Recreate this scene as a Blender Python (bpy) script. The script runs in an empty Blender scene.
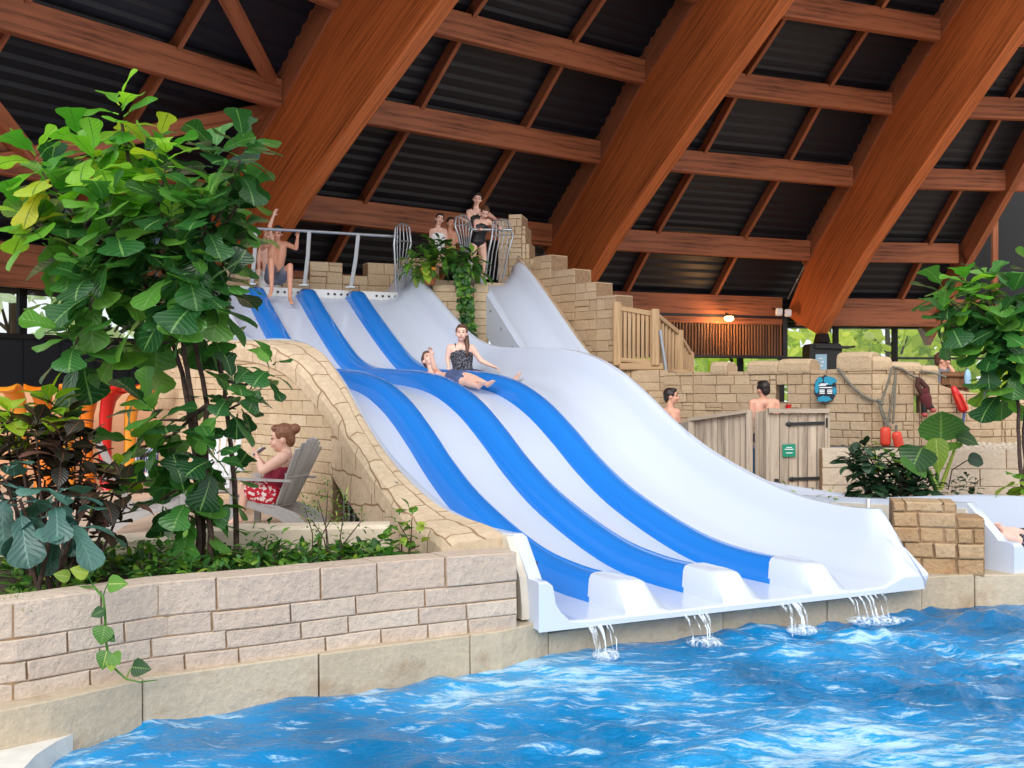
import bpy, bmesh, math, random
from mathutils import Vector, Matrix, noise, Quaternion
V = Vector
scene = bpy.context.scene
COL = scene.collection
PI = math.pi
Z = V((0, 0, 1))

# ------------------------------------------------------------------ camera, sky, sun, exposure
FPX, HOR, HC = 1100.0, 390.0, 2.0          # focal length in pixels, horizon row, eye height over the water
cam_data = bpy.data.cameras.new('camera')
cam = bpy.data.objects.new('camera', cam_data)
COL.objects.link(cam)
cam.location = (0, 0, HC)
cam.rotation_euler = (PI / 2, 0, 0)
cam_data.sensor_width = 36.0
cam_data.lens = 36.0 * FPX / 1024.0
cam_data.shift_y = (HOR - 384.0) / 1024.0
cam_data.clip_end = 500
scene.camera = cam

world = bpy.data.worlds.new('world')
scene.world = world
world.use_nodes = True
wn = world.node_tree.nodes
wn['Background'].inputs['Color'].default_value = (0.93, 0.965, 1.0, 1)
wn['Background'].inputs['Strength'].default_value = 1.0

sun_data = bpy.data.lights.new('sun', 'SUN')
sun_data.energy = 2.0
sun_data.angle = math.radians(35)
sun_data.color = (1.0, 0.97, 0.93)
sun = bpy.data.objects.new('sun', sun_data)
COL.objects.link(sun)
sun.rotation_euler = V((0.18, 0.83, -0.53)).to_track_quat('-Z', 'Y').to_euler()

scene.view_settings.view_transform = 'Standard'
scene.view_settings.look = 'None'
scene.view_settings.exposure = 0.35
scene.view_settings.gamma = 1.0
scene.view_settings.use_curve_mapping = False
try:
    scene.cycles.use_denoising = True
    scene.cycles.max_bounces = 8
    scene.cycles.transparent_max_bounces = 16
except Exception:
    pass


# ------------------------------------------------------------------ geometry helpers
def at(px, py, y):
    """world point seen at pixel (px, py) of the photograph at depth y"""
    return V(((px - 512.0) / FPX * y, y, HC + (HOR - py) / FPX * y))


P1 = V((0.650, 9.082, 0))
YAW = math.radians(27.0)
VT = V((math.cos(YAW), math.sin(YAW), 0))      # across the slide
US = V((-VT.y, VT.x, 0))                        # up the slide


def SP(s, t, z):
    w = P1 + US * s + VT * t
    return V((w.x, w.y, z))


def interp(x, xs, ys):
    if x <= xs[0]:
        return ys[0]
    for i in range(len(xs) - 1):
        if x <= xs[i + 1]:
            k = (x - xs[i]) / (xs[i + 1] - xs[i])
            return ys[i] + (ys[i + 1] - ys[i]) * k
    return ys[-1]


def smooth_interp(x, xs, ys):
    """monotone-ish cubic (Catmull-Rom) through the points"""
    n = len(xs)
    if x <= xs[0]:
        return ys[0]
    if x >= xs[-1]:
        return ys[-1]
    for i in range(n - 1):
        if x <= xs[i + 1]:
            break

    def m(j):
        if j == 0:
            return (ys[1] - ys[0]) / (xs[1] - xs[0])
        if j == n - 1:
            return (ys[-1] - ys[-2]) / (xs[-1] - xs[-2])
        return (ys[j + 1] - ys[j - 1]) / (xs[j + 1] - xs[j - 1])
    h = xs[i + 1] - xs[i]
    k = (x - xs[i]) / h
    k2, k3 = k * k, k * k * k
    return (2 * k3 - 3 * k2 + 1) * ys[i] + (k3 - 2 * k2 + k) * h * m(i) + (-2 * k3 + 3 * k2) * ys[i + 1] + (k3 - k2) * h * m(i + 1)


def frange(a, b, n):
    return [a + (b - a) * i / (n - 1) for i in range(n)]


def axes(d, up=Z):
    d = d.normalized()
    x = d.cross(up)
    if x.length < 1e-4:
        x = d.cross(V((1, 0, 0)))
    x.normalize()
    return d, x, x.cross(d).normalized()


ORG = {}


class MB:
    def __init__(self):
        self.v, self.f, self.m, self.uv, self.sm = [], [], [], [], []

    def add(self, vs, fs, mi=0, uvs=None, smooth=False):
        o = len(self.v)
        self.v += [V(p) for p in vs]
        for i, f in enumerate(fs):
            self.f.append([a + o for a in f])
            self.m.append(mi)
            self.uv.append(uvs[i] if uvs else None)
            self.sm.append(smooth)

    def box(self, c, s, R=None, mi=0):
        c = V(c)
        hs = [V((sx * s[0] / 2, sy * s[1] / 2, sz * s[2] / 2)) for sx, sy, sz in
              ((-1, -1, -1), (1, -1, -1), (1, 1, -1), (-1, 1, -1), (-1, -1, 1), (1, -1, 1), (1, 1, 1), (-1, 1, 1))]
        fs = [(0, 3, 2, 1), (4, 5, 6, 7), (0, 1, 5, 4), (1, 2, 6, 5), (2, 3, 7, 6), (3, 0, 4, 7)]
        us = [[(hs[i].x, hs[i].y + hs[i].z) for i in f] for f in fs]
        if R is not None:
            hs = [R @ p for p in hs]
        self.add([c + p for p in hs], fs, mi, us)

    def rbox(self, c, s, r=0.01, R=None, mi=0):
        """box with chamfered edges (octagonal section along x)"""
        c = V(c)
        hx, hy, hz = s[0] / 2, s[1] / 2, s[2] / 2
        r = min(r, hx * .9, hy * .9, hz * .9)
        sec = [(-hy + r, -hz), (hy - r, -hz), (hy, -hz + r), (hy, hz - r), (hy - r, hz), (-hy + r, hz), (-hy, hz - r), (-hy, -hz + r)]
        loops = []
        for x, k in ((-hx, 1), (-hx + r, 0), (hx - r, 0), (hx, 1)):
            lp = []
            for (y, z) in sec:
                if k:
                    y *= (hy - r) / hy
                    z *= (hz - r) / hz
                p = V((x, y, z))
                if R is not None:
                    p = R @ p
                lp.append(c + p)
            loops.append(lp)
        xs = (-hx, -hx + r, hx - r, hx)
        self.loft(loops, mi=mi, uv=lambda i, j: (xs[i], j * (hy + hz) * .5))

    def beam(self, a, b, w, h, up=Z, mi=0, r=None):
        a, b = V(a), V(b)
        d, x, u = axes(b - a, up)
        R = Matrix((d, x, u)).transposed()
        L = (b - a).length
        if r:
            self.rbox((a + b) / 2, (L, w, h), r, R, mi)
        else:
            self.box((a + b) / 2, (L, w, h), R, mi)

    def loft(self, loops, mi=0, cap=True, smooth=False, uv=None, closed=True):
        n = len(loops[0])
        vs = [p for lp in loops for p in lp]
        fs, us = [], []
        kk = n if closed else n - 1
        for i in range(len(loops) - 1):
            for j in range(kk):
                j2 = (j + 1) % n
                fs.append((i * n + j, i * n + j2, (i + 1) * n + j2, (i + 1) * n + j))
                if uv:
                    us.append((uv(i, j), uv(i, j + 1), uv(i + 1, j + 1), uv(i + 1, j)))
        self.add(vs, fs, mi, us if uv else None, smooth)
        if cap:
            self.add(loops[0], [tuple(range(n))[::-1]], mi)
            self.add(loops[-1], [tuple(range(n))], mi)

    def tube(self, pts, r, n=8, mi=0, cap=True):
        pts = [V(p) for p in pts]
        if not isinstance(r, (list, tuple)):
            r = [r] * len(pts)
        loops = []
        x = None
        for i, p in enumerate(pts):
            d = (pts[min(i + 1, len(pts) - 1)] - pts[max(i - 1, 0)])
            if d.length < 1e-6:
                d = Z.copy()
            d.normalize()
            if x is None:
                _, x, y = axes(d)
            x = x - d * x.dot(d)
            if x.length < 1e-5:
                _, x, y = axes(d)
            x.normalize()
            y = d.cross(x)
            loops.append([p + (x * math.cos(2 * PI * k / n) + y * math.sin(2 * PI * k / n)) * r[i] for k in range(n)])
        self.loft(loops, mi, cap, smooth=True)

    def ell(self, c, r, R=None, nu=12, nv=8, mi=0):
        c = V(c)
        if not isinstance(r, (list, tuple)):
            r = (r, r, r)
        vs, fs = [], []

        def pt(a, b):
            p = V((math.cos(a) * math.cos(b) * r[0], math.sin(a) * math.cos(b) * r[1], math.sin(b) * r[2]))
            if R is not None:
                p = R @ p
            return c + p
        for j in range(1, nv):
            for i in range(nu):
                vs.append(pt(2 * PI * i / nu, -PI / 2 + PI * j / nv))
        lo, hi = len(vs), len(vs) + 1
        vs += [pt(0, -PI / 2), pt(0, PI / 2)]
        for j in range(nv - 2):
            for i in range(nu):
                i2 = (i + 1) % nu
                fs.append((j * nu + i, j * nu + i2, (j + 1) * nu + i2, (j + 1) * nu + i))
        for i in range(nu):
            i2 = (i + 1) % nu
            fs.append((lo, i2, i))
            fs.append((hi, (nv - 2) * nu + i, (nv - 2) * nu + i2))
        self.add(vs, fs, mi, smooth=True)

    def caps(self, a, b, ra, rb, n=10, mi=0):
        """tapered capsule"""
        a, b = V(a), V(b)
        d = b - a
        if d.length < 1e-5:
            self.ell(a, ra, mi=mi)
            return
        d.normalize()
        pts, rs = [], []
        for k in range(4):
            t = PI / 2 * (1 - k / 4.0)
            pts.append(a - d * ra * math.sin(t))
            rs.append(max(ra * math.cos(t), ra * .03))
        pts.append(a); rs.append(ra)
        pts.append(b); rs.append(rb)
        for k in range(1, 5):
            t = PI / 2 * k / 4.0
            pts.append(b + d * rb * math.sin(t))
            rs.append(max(rb * math.cos(t), rb * .03))
        self.tube(pts, rs, n, mi)

    def prism(self, poly, z0, z1, mi=0):
        lo = [V((p[0], p[1], z0)) for p in poly]
        hi = [V((p[0], p[1], z1)) for p in poly]
        self.loft([lo, hi], mi)

    def slab(self, poly3, off, mi=0):
        """flat polygon given thickness"""
        off = V(off)
        self.loft([list(poly3), [p + off for p in poly3]], mi)

    def mesh(self, name, mats, org):
        me = bpy.data.meshes.new(name)
        me.from_pydata([tuple(p - org) for p in self.v], [], self.f)
        for m in (mats if isinstance(mats, (list, tuple)) else [mats]):
            me.materials.append(m)
        me.polygons.foreach_set('material_index', self.m)
        me.polygons.foreach_set('use_smooth', self.sm)
        if any(u is not None for u in self.uv):
            ul = me.uv_layers.new(name='UVMap')
            flat = []
            for f, u in zip(self.f, self.uv):
                if u is None:
                    flat += [0.0, 0.0] * len(f)
                else:
                    for q in u:
                        flat += [q[0], q[1]]
            ul.data.foreach_set('uv', flat)
        bm = bmesh.new()
        bm.from_mesh(me)
        bmesh.ops.recalc_face_normals(bm, faces=bm.faces)
        bm.to_mesh(me)
        bm.free()
        me.update()
        return me

    def build(self, name, mats, parent=None, origin=None, fixn=True, smooth=None):
        if parent is not None:
            org = ORG[parent.name]
        elif origin is not None:
            org = V(origin)
        else:
            n = len(self.v)
            org = V((sum(p.x for p in self.v) / n, sum(p.y for p in self.v) / n, min(p.z for p in self.v)))
        if smooth is not None:
            self.sm = [smooth] * len(self.sm)
        o = bpy.data.objects.new(name, self.mesh(name, mats, org))
        COL.objects.link(o)
        if parent is not None:
            o.parent = parent
        else:
            o.location = org
        ORG[o.name] = org
        return o


def tag(o, label=None, cat=None, group=None, kind=None):
    if label:
        o['label'] = label
    if cat:
        o['category'] = cat
    if group:
        o['group'] = group
    if kind:
        o['kind'] = kind
    return o


def thing(name, loc, label, cat, group=None):
    o = bpy.data.objects.new(name, None)
    o.empty_display_size = 0.1
    COL.objects.link(o)
    o.location = V(loc)
    ORG[o.name] = V(loc)
    return tag(o, label, cat, group)


def struct(o, label=None, cat=None):
    return tag(o, label, cat, None, 'structure')


def dup(root, loc, rz=0.0, label=None, group=None):
    r = root.copy()
    COL.objects.link(r)
    r.location = loc
    r.rotation_euler = (0, 0, rz)
    if label:
        r['label'] = label
    if group:
        r['group'] = group
    for ch in list(root.children):
        c = ch.copy()
        COL.objects.link(c)
        c.parent = r
        for g in list(ch.children):
            d = g.copy()
            COL.objects.link(d)
            d.parent = c
    return r


# ------------------------------------------------------------------ materials
def lin(c):
    c = c / 255.0
    return c / 12.92 if c <= 0.04045 else ((c + 0.055) / 1.055) ** 2.4


def rgb(r, g, b):
    return (lin(r), lin(g), lin(b), 1)


class NT:
    def __init__(self, name):
        self.mat = bpy.data.materials.new(name)
        self.mat.use_nodes = True
        self.t = self.mat.node_tree
        self.b = self.t.nodes['Principled BSDF']
        self.out = self.t.nodes['Material Output']

    def n(self, typ, **kw):
        nd = self.t.nodes.new(typ)
        for k, v in kw.items():
            setattr(nd, k, v)
        return nd

    def l(self, a, b):
        self.t.links.new(a, b)

    def coord(self, kind='Object', scale=(1, 1, 1)):
        tc = self.n('ShaderNodeTexCoord')
        mp = self.n('ShaderNodeMapping')
        mp.inputs['Scale'].default_value = scale
        self.l(tc.outputs[kind], mp.inputs['Vector'])
        return mp.outputs['Vector']

    def noise(self, vec, scale=5, detail=4, rough=.55):
        nd = self.n('ShaderNodeTexNoise')
        nd.inputs['Scale'].default_value = scale
        nd.inputs['Detail'].default_value = detail
        nd.inputs['Roughness'].default_value = rough
        self.l(vec, nd.inputs['Vector'])
        return nd.outputs['Fac']

    def ramp(self, fac, stops):
        r = self.n('ShaderNodeValToRGB')
        els = r.color_ramp.elements
        while len(els) > 1:
            els.remove(els[-1])
        els[0].position = stops[0][0]
        els[0].color = stops[0][1]
        for p, c in stops[1:]:
            e = els.new(p)
            e.color = c
        self.l(fac, r.inputs['Fac'])
        return r.outputs['Color']

    def mix(self, fac, a, b, mode='MIX'):
        m = self.n('ShaderNodeMix', data_type='RGBA', blend_type=mode)
        for sock, val in ((m.inputs[0], fac), (m.inputs[6], a), (m.inputs[7], b)):
            if isinstance(val, (int, float)):
                sock.default_value = val
            elif isinstance(val, tuple):
                sock.default_value = val
            else:
                self.l(val, sock)
        return m.outputs[2]

    def math(self, op, a, b=None):
        m = self.n('ShaderNodeMath', operation=op)
        for i, val in enumerate((a, b)):
            if val is None:
                continue
            if isinstance(val, (int, float)):
                m.inputs[i].default_value = val
            else:
                self.l(val, m.inputs[i])
        return m.outputs[0]

    def bump(self, h, strength=.3, dist=.02):
        b = self.n('ShaderNodeBump')
        b.inputs['Strength'].default_value = strength
        b.inputs['Distance'].default_value = dist
        self.l(h, b.inputs['Height'])
        self.l(b.outputs['Normal'], self.b.inputs['Normal'])

    def set(self, col=None, rough=None, metal=None, spec=None):
        if col is not None:
            if isinstance(col, tuple):
                self.b.inputs['Base Color'].default_value = col
            else:
                self.l(col, self.b.inputs['Base Color'])
        if rough is not None:
            self.b.inputs['Roughness'].default_value = rough
        if metal is not None:
            self.b.inputs['Metallic'].default_value = metal
        if spec is not None:
            self.b.inputs['Specular IOR Level'].default_value = spec
        return self.mat


def flat_mat(name, c, rough=.6, metal=0, var=.06, scale=8, spec=.5):
    n = NT(name)
    v = n.coord()
    f = n.noise(v, scale, 3)
    d = tuple(x * (1 - var * 2) for x in c[:3]) + (1,)
    e = tuple(min(1, x * (1 + var)) for x in c[:3]) + (1,)
    return n.set(n.ramp(f, [(.3, d), (.7, e)]), rough, metal, spec)


def stone_mat(name, tones, bump=.5, rough=.85, stain=None):
    n = NT(name)
    v = n.coord()
    g = n.n('ShaderNodeNewGeometry')
    base = n.ramp(g.outputs['Random Per Island'], [(i / max(1, len(tones) - 1), c) for i, c in enumerate(tones)])
    big = n.noise(v, 1.6, 4)
    base = n.mix(n.math('MULTIPLY', big, .38), base, (tones[0][0] * .72, tones[0][1] * .66, tones[0][2] * .6, 1))
    fine = n.noise(v, 22, 6, .7)
    base = n.mix(.35, base, n.ramp(fine, [(.3, (.45, .42, .38, 1)), (.7, (1, .97, .93, 1))]), 'MULTIPLY')
    if stain:
        st = n.noise(v, 3.1, 5, .65)
        base = n.mix(n.ramp(st, [(.54, (0, 0, 0, 1)), (.72, (.5, .5, .5, 1))]), base, stain)
    n.bump(n.math('ADD', fine, n.math('MULTIPLY', n.noise(v, 6, 5), 1.5)), bump, .03)
    return n.set(base, rough, spec=.25)


def wood_mat(name, a, b, axis_scale, rough=.55, bump=.15, spec=.35):
    """lines run along the axis whose scale is small"""
    n = NT(name)
    v = n.coord(scale=axis_scale)
    f = n.noise(v, 1.0, 7, .65)
    f2 = n.noise(n.coord(), .9, 3)
    col = n.ramp(f, [(.30, a), (.52, b), (.75, tuple(min(1, x * 1.25) for x in b[:3]) + (1,))])
    col = n.mix(n.math('MULTIPLY', f2, .35), col, a)
    n.bump(f, bump, .01)
    return n.set(col, rough, spec=spec)


def uvwood_mat(name, a, b, su, sv, rough=.55, island=.25, spec=.35):
    """u runs along the grain (metres)"""
    n = NT(name)
    tc = n.n('ShaderNodeTexCoord')
    g = n.n('ShaderNodeNewGeometry')
    ad = n.n('ShaderNodeVectorMath', operation='MULTIPLY_ADD')
    ad.inputs[1].default_value = (su, sv, 1)
    cmb = n.n('ShaderNodeCombineXYZ')
    n.l(n.math('MULTIPLY', g.outputs['Random Per Island'], 37.0), cmb.inputs[2])
    n.l(tc.outputs['UV'], ad.inputs[0])
    n.l(cmb.outputs[0], ad.inputs[2])
    f = n.noise(ad.outputs[0], 1.0, 7, .65)
    col = n.ramp(f, [(.28, a), (.52, b), (.76, tuple(min(1, x * 1.3) for x in b[:3]) + (1,))])
    col = n.mix(n.math('MULTIPLY', g.outputs['Random Per Island'], island), col, a)
    n.bump(f, .2, .01)
    return n.set(col, rough, spec=spec)


def leaf_mat(name, stops, vein, rough=.38, trans=.28, under=None):
    n = NT(name)
    g = n.n('ShaderNodeNewGeometry')
    tc = n.n('ShaderNodeTexCoord')
    base = n.ramp(g.outputs['Random Per Island'], stops)
    sx = n.n('ShaderNodeSeparateXYZ')
    n.l(tc.outputs['UV'], sx.inputs[0])
    u = n.math('ABSOLUTE', n.math('SUBTRACT', sx.outputs[0], .5))
    mid = n.math('LESS_THAN', u, .028)
    lat = n.math('SINE', n.math('MULTIPLY', n.math('SUBTRACT', sx.outputs[1], n.math('MULTIPLY', u, .55)), 48.0))
    latm = n.math('MULTIPLY', n.math('GREATER_THAN', lat, .93), .28)
    fac = n.math('MINIMUM', n.math('ADD', mid, latm), .75)
    base = n.mix(fac, base, vein)
    nz = n.noise(n.coord(), 9, 3)
    base = n.mix(.3, base, n.ramp(nz, [(.3, (.55, .6, .5, 1)), (.7, (1, 1, .95, 1))]), 'MULTIPLY')
    n.bump(n.math('MULTIPLY', lat, .5), .25, .01)
    n.set(base, rough, spec=.5)
    tr = n.n('ShaderNodeBsdfTranslucent')
    n.l(n.mix(1.0, base, (1.5, 1.6, .8, 1), 'MULTIPLY'), tr.inputs['Color'])
    ms = n.n('ShaderNodeMixShader')
    ms.inputs[0].default_value = trans
    n.l(n.b.outputs[0], ms.inputs[1])
    n.l(tr.outputs[0], ms.inputs[2])
    n.l(ms.outputs[0], n.out.inputs['Surface'])
    return n.mat


M = {}
M['sand'] = stone_mat('sand_stone', [rgb(224, 202, 170), rgb(212, 188, 156), rgb(232, 212, 182)])
M['sand_front'] = stone_mat('pale_stone', [rgb(222, 204, 188), rgb(208, 189, 174), rgb(230, 214, 198), rgb(216, 195, 178)], .8)
M['sand_back'] = stone_mat('grey_sand_stone', [rgb(208, 182, 150), rgb(196, 170, 140), rgb(218, 194, 162), rgb(202, 178, 150)], .6)
M['ochre'] = stone_mat('ochre_stone', [rgb(194, 160, 122), rgb(210, 184, 150), rgb(178, 144, 108), rgb(202, 172, 134)], 1.0, stain=rgb(160, 110, 66))
M['mortar'] = flat_mat('mortar', rgb(150, 122, 94), .95, var=.12, scale=14)
M['curb'] = stone_mat('curb_stone', [rgb(208, 194, 172), rgb(198, 182, 158)], .5, stain=rgb(150, 110, 74))
M['white_stone'] = stone_mat('white_stone', [rgb(222, 208, 190), rgb(206, 190, 172), rgb(232, 220, 202)], .7)
M['plaster'] = flat_mat('plaster', rgb(216, 200, 178), .9, var=.06, scale=5)
M['deck'] = flat_mat('deck_tiles', rgb(196, 172, 152), .8, var=.08, scale=3)
M['coping'] = flat_mat('coping', rgb(216, 214, 208), .7, var=.05, scale=10)
M['glulam'] = uvwood_mat('glulam', rgb(88, 40, 18), rgb(206, 114, 60), .5, 30, .5)
M['timber'] = uvwood_mat('timber', rgb(82, 44, 28), rgb(174, 106, 72), .6, 34, .55)
M['roofing'] = flat_mat('roofing', rgb(13, 21, 33), .5, var=.1, scale=2)
M['white'] = NT('gelcoat_white').set(rgb(204, 213, 230), .18, spec=.5)
M['white2'] = flat_mat('shell_white', rgb(226, 226, 224), .35, var=.02)
M['cream'] = flat_mat('shell_outside', rgb(222, 212, 196), .55, var=.04)
M['blue'] = NT('gelcoat_blue').set(rgb(36, 124, 214), .14, spec=.5)
M['steel'] = flat_mat('steel', rgb(166, 172, 178), .35, .7, .05)
M['dark'] = flat_mat('dark_metal', rgb(34, 35, 38), .5, .1, .1)
M['black'] = flat_mat('black_paint', rgb(18, 19, 22), .55, 0, .1)
M['navy_wall'] = flat_mat('dark_cladding', rgb(34, 41, 52), .6, 0, .06)
M['bamboo'] = uvwood_mat('bamboo', rgb(74, 46, 28), rgb(140, 96, 62), .8, 12, .5, .5)
M['rail_wood'] = uvwood_mat('railing_wood', rgb(140, 108, 76), rgb(192, 160, 122), .8, 16, .7, .3)
M['grey_wood'] = uvwood_mat('weathered_wood', rgb(116, 102, 90), rgb(190, 174, 156), .9, 26, .8, .4)
M['chair_grey'] = uvwood_mat('chair_plastic', rgb(146, 144, 144), rgb(172, 170, 170), .8, 10, .6, .1)
M['chair_pale'] = uvwood_mat('chair_plastic_pale', rgb(196, 196, 200), rgb(212, 212, 216), .8, 10, .6, .1)
M['soil'] = flat_mat('soil', rgb(62, 48, 34), 1, var=.3, scale=20)
M['bark'] = flat_mat('bark', rgb(76, 58, 50), .9, var=.3, scale=30)
M['orange'] = flat_mat('orange_plastic', rgb(226, 120, 22), .35, 0, .05)
M['orange2'] = flat_mat('amber_plastic', rgb(222, 142, 40), .35, 0, .05)
M['red'] = flat_mat('red_plastic', rgb(200, 28, 28), .35, 0, .05)
M['tan_wall'] = flat_mat('tan_render', rgb(208, 160, 122), .8, 0, .05, 4)
M['rope'] = flat_mat('rope', rgb(122, 116, 104), .9, 0, .2, 40)
M['buoy'] = flat_mat('buoy_red', rgb(226, 72, 50), .45, 0, .08)
M['skin'] = flat_mat('skin', rgb(222, 164, 138), .5, 0, .05, 6)
M['skin_pale'] = flat_mat('skin_pale', rgb(236, 190, 170), .5, 0, .05, 6)
M['skin_tan'] = flat_mat('skin_tan', rgb(216, 156, 128), .5, 0, .05, 6)
M['hair_dark'] = flat_mat('hair_dark', rgb(38, 28, 24), .5, 0, .2, 40)
M['hair_brown'] = flat_mat('hair_brown', rgb(92, 58, 40), .5, 0, .2, 40)
M['hair_auburn'] = flat_mat('hair_auburn', rgb(132, 84, 58), .5, 0, .2, 40)
M['lip'] = flat_mat('lip', rgb(176, 84, 78), .4)
M['eye'] = flat_mat('eye', rgb(30, 24, 22), .3)
M['swim_black'] = flat_mat('swim_black', rgb(20, 20, 26), .5)
M['shorts_grey'] = flat_mat('shorts_grey', rgb(116, 118, 130), .8)
M['shorts_blue'] = flat_mat('shorts_blue', rgb(74, 88, 128), .8)
M['shorts_navy'] = flat_mat('shorts_navy', rgb(36, 42, 62), .8)
M['top_wine'] = flat_mat('top_wine', rgb(150, 34, 62), .7)
M['towel_white'] = flat_mat('towel_white', rgb(236, 238, 240), .95)
M['sign_green'] = flat_mat('sign_green', rgb(18, 134, 106), .4)
M['sign_navy'] = flat_mat('sign_navy', rgb(24, 30, 50), .4)
M['sign_teal'] = flat_mat('sign_teal', rgb(30, 140, 172), .4)
M['sign_white'] = flat_mat('sign_white', rgb(232, 238, 240), .4)
M['sign_blue'] = flat_mat('sign_pale_blue', rgb(150, 190, 214), .4)
M['terracotta'] = flat_mat('terracotta', rgb(186, 110, 72), .8)


def pattern_mat(name, a, b, scale):
    n = NT(name)
    f = n.noise(n.coord(), scale, 1)
    return n.set(n.ramp(f, [(.52, a), (.56, b)]), .75)


M['red_floral'] = pattern_mat('red_floral', rgb(196, 18, 48), rgb(244, 220, 222), 26)
M['dark_dots'] = pattern_mat('dark_spotted', rgb(18, 18, 26), rgb(112, 112, 124), 60)


def stripe_mat():
    n = NT('striped_towel')
    w = n.n('ShaderNodeTexWave')
    w.inputs['Scale'].default_value = 14
    w.inputs['Distortion'].default_value = .6
    n.l(n.coord(), w.inputs['Vector'])
    return n.set(n.ramp(w.outputs['Fac'], [(.45, rgb(52, 62, 128)), (.55, rgb(206, 208, 226))]), .95)


M['stripe'] = stripe_mat()


def emit_mat(name, c, s):
    n = NT(name)
    n.set((0, 0, 0, 1), .5)
    n.b.inputs['Emission Color'].default_value = c
    n.b.inputs['Emission Strength'].default_value = s
    return n.mat


M['bulb'] = emit_mat('bulb', (1, .62, .25, 1), 14)


def glass_mat():
    n = NT('window_glass')
    tr = n.n('ShaderNodeBsdfTransparent')
    tr.inputs['Color'].default_value = (.93, .96, .95, 1)
    gl = n.n('ShaderNodeBsdfGlossy')
    gl.inputs['Roughness'].default_value = .02
    fr = n.n('ShaderNodeFresnel')
    fr.inputs['IOR'].default_value = 1.4
    ms = n.n('ShaderNodeMixShader')
    n.l(fr.outputs[0], ms.inputs[0])
    n.l(tr.outputs[0], ms.inputs[1])
    n.l(gl.outputs[0], ms.inputs[2])
    n.l(ms.outputs[0], n.out.inputs['Surface'])
    return n.mat


M['glass'] = glass_mat()


def water_mat():
    n = NT('pool_water')
    v = n.coord()
    foam_glint_n = n.noise(n.coord(scale=(1.3, 4.2, 1)), 2.2, 10, .74)
    big = n.noise(v, .5, 2)
    depth = n.ramp(big, [(.30, rgb(4, 84, 130)), (.48, rgb(12, 128, 190)), (.70, rgb(44, 160, 218))])
    foam_glint = n.ramp(n.math('ADD', foam_glint_n, n.math('MULTIPLY', n.math('SUBTRACT', big, .5), .5)), [(.525, (0, 0, 0, 1)), (.62, (.72, .72, .72, 1))])  # white froth plus window and skylight reflections painted into the water colour
    col = n.mix(foam_glint, depth, rgb(196, 226, 244))
    n.bump(n.math('ADD', n.noise(n.coord(scale=(1, 1.8, 1)), 8, 4, .6), n.math('MULTIPLY', n.noise(v, 30, 3), .35)), .5, .04)
    n.set(col, .05, spec=.5)
    n.b.inputs['IOR'].default_value = 1.33
    return n.mat


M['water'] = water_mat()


def stream_mat():
    n = NT('falling_water')
    tr = n.n('ShaderNodeBsdfTransparent')
    ms = n.n('ShaderNodeMixShader')
    n.set(rgb(232, 242, 250), .1)
    ms.inputs[0].default_value = .5
    f = n.noise(n.coord(scale=(30, 30, 3)), 1.0, 4)
    n.l(n.ramp(f, [(.42, (0, 0, 0, 1)), (.62, (.75, .75, .75, 1))]), ms.inputs[0])
    n.l(tr.outputs[0], ms.inputs[1])
    n.l(n.b.outputs[0], ms.inputs[2])
    n.l(ms.outputs[0], n.out.inputs['Surface'])
    return n.mat


M['stream'] = stream_mat()


def carved_mat():
    n = NT('carved_render')
    tc = n.n('ShaderNodeTexCoord')
    mp = n.n('ShaderNodeMapping')
    n.l(tc.outputs['UV'], mp.inputs['Vector'])
    nz = n.n('ShaderNodeTexNoise')
    nz.inputs['Scale'].default_value = 1.6
    n.l(mp.outputs[0], nz.inputs['Vector'])
    mx = n.n('ShaderNodeVectorMath', operation='MULTIPLY_ADD')
    mx.inputs[1].default_value = (.28, .28, .28)
    n.l(nz.outputs['Color'], mx.inputs[0])
    n.l(mp.outputs[0], mx.inputs[2])
    br = n.n('ShaderNodeTexBrick')
    br.inputs['Scale'].default_value = 1.0
    br.inputs['Brick Width'].default_value = .62
    br.inputs['Row Height'].default_value = .33
    br.inputs['Mortar Size'].default_value = .012
    br.inputs['Mortar Smooth'].default_value = .3
    n.l(mx.outputs[0], br.inputs['Vector'])
    v = n.coord()
    fine = n.noise(v, 14, 6, .65)
    base = n.ramp(fine, [(.3, rgb(196, 174, 146)), (.7, rgb(222, 203, 176))])
    base = n.mix(n.math('MULTIPLY', n.noise(v, 1.4, 3), .4), base, rgb(190, 160, 128))
    base = n.mix(br.outputs['Fac'], base, rgb(156, 126, 98))
    n.bump(n.math('SUBTRACT', n.math('MULTIPLY', fine, .5), n.math('MULTIPLY', br.outputs['Fac'], 1.6)), .6, .03)
    return n.set(base, .85, spec=.2)


M['carved'] = carved_mat()
M['fig'] = leaf_mat('fig_leaf', [(0, rgb(26, 66, 36)), (.35, rgb(44, 98, 48)), (.7, rgb(66, 128, 54)), (1, rgb(108, 162, 62))], rgb(126, 168, 98), rough=.3)
M['fig_young'] = leaf_mat('fig_leaf_young', [(0, rgb(66, 140, 44)), (.5, rgb(112, 178, 50)), (.9, rgb(150, 200, 60)), (1, rgb(206, 196, 60))], rgb(60, 110, 40), trans=.4)
M['croton'] = leaf_mat('croton_leaf', [(0, rgb(22, 26, 22)), (.4, rgb(44, 42, 32)), (.7, rgb(74, 50, 44)), (.88, rgb(120, 84, 76)), (1, rgb(42, 72, 36))], rgb(120, 76, 50), trans=.1)
M['croton_top'] = leaf_mat('croton_young', [(0, rgb(96, 150, 34)), (.5, rgb(160, 190, 40)), (1, rgb(66, 96, 30))], rgb(190, 190, 60), trans=.35)
M['blue_leaf'] = leaf_mat('blue_green_leaf', [(0, rgb(44, 84, 80)), (1, rgb(84, 128, 118))], rgb(110, 150, 138), trans=.12)
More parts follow.
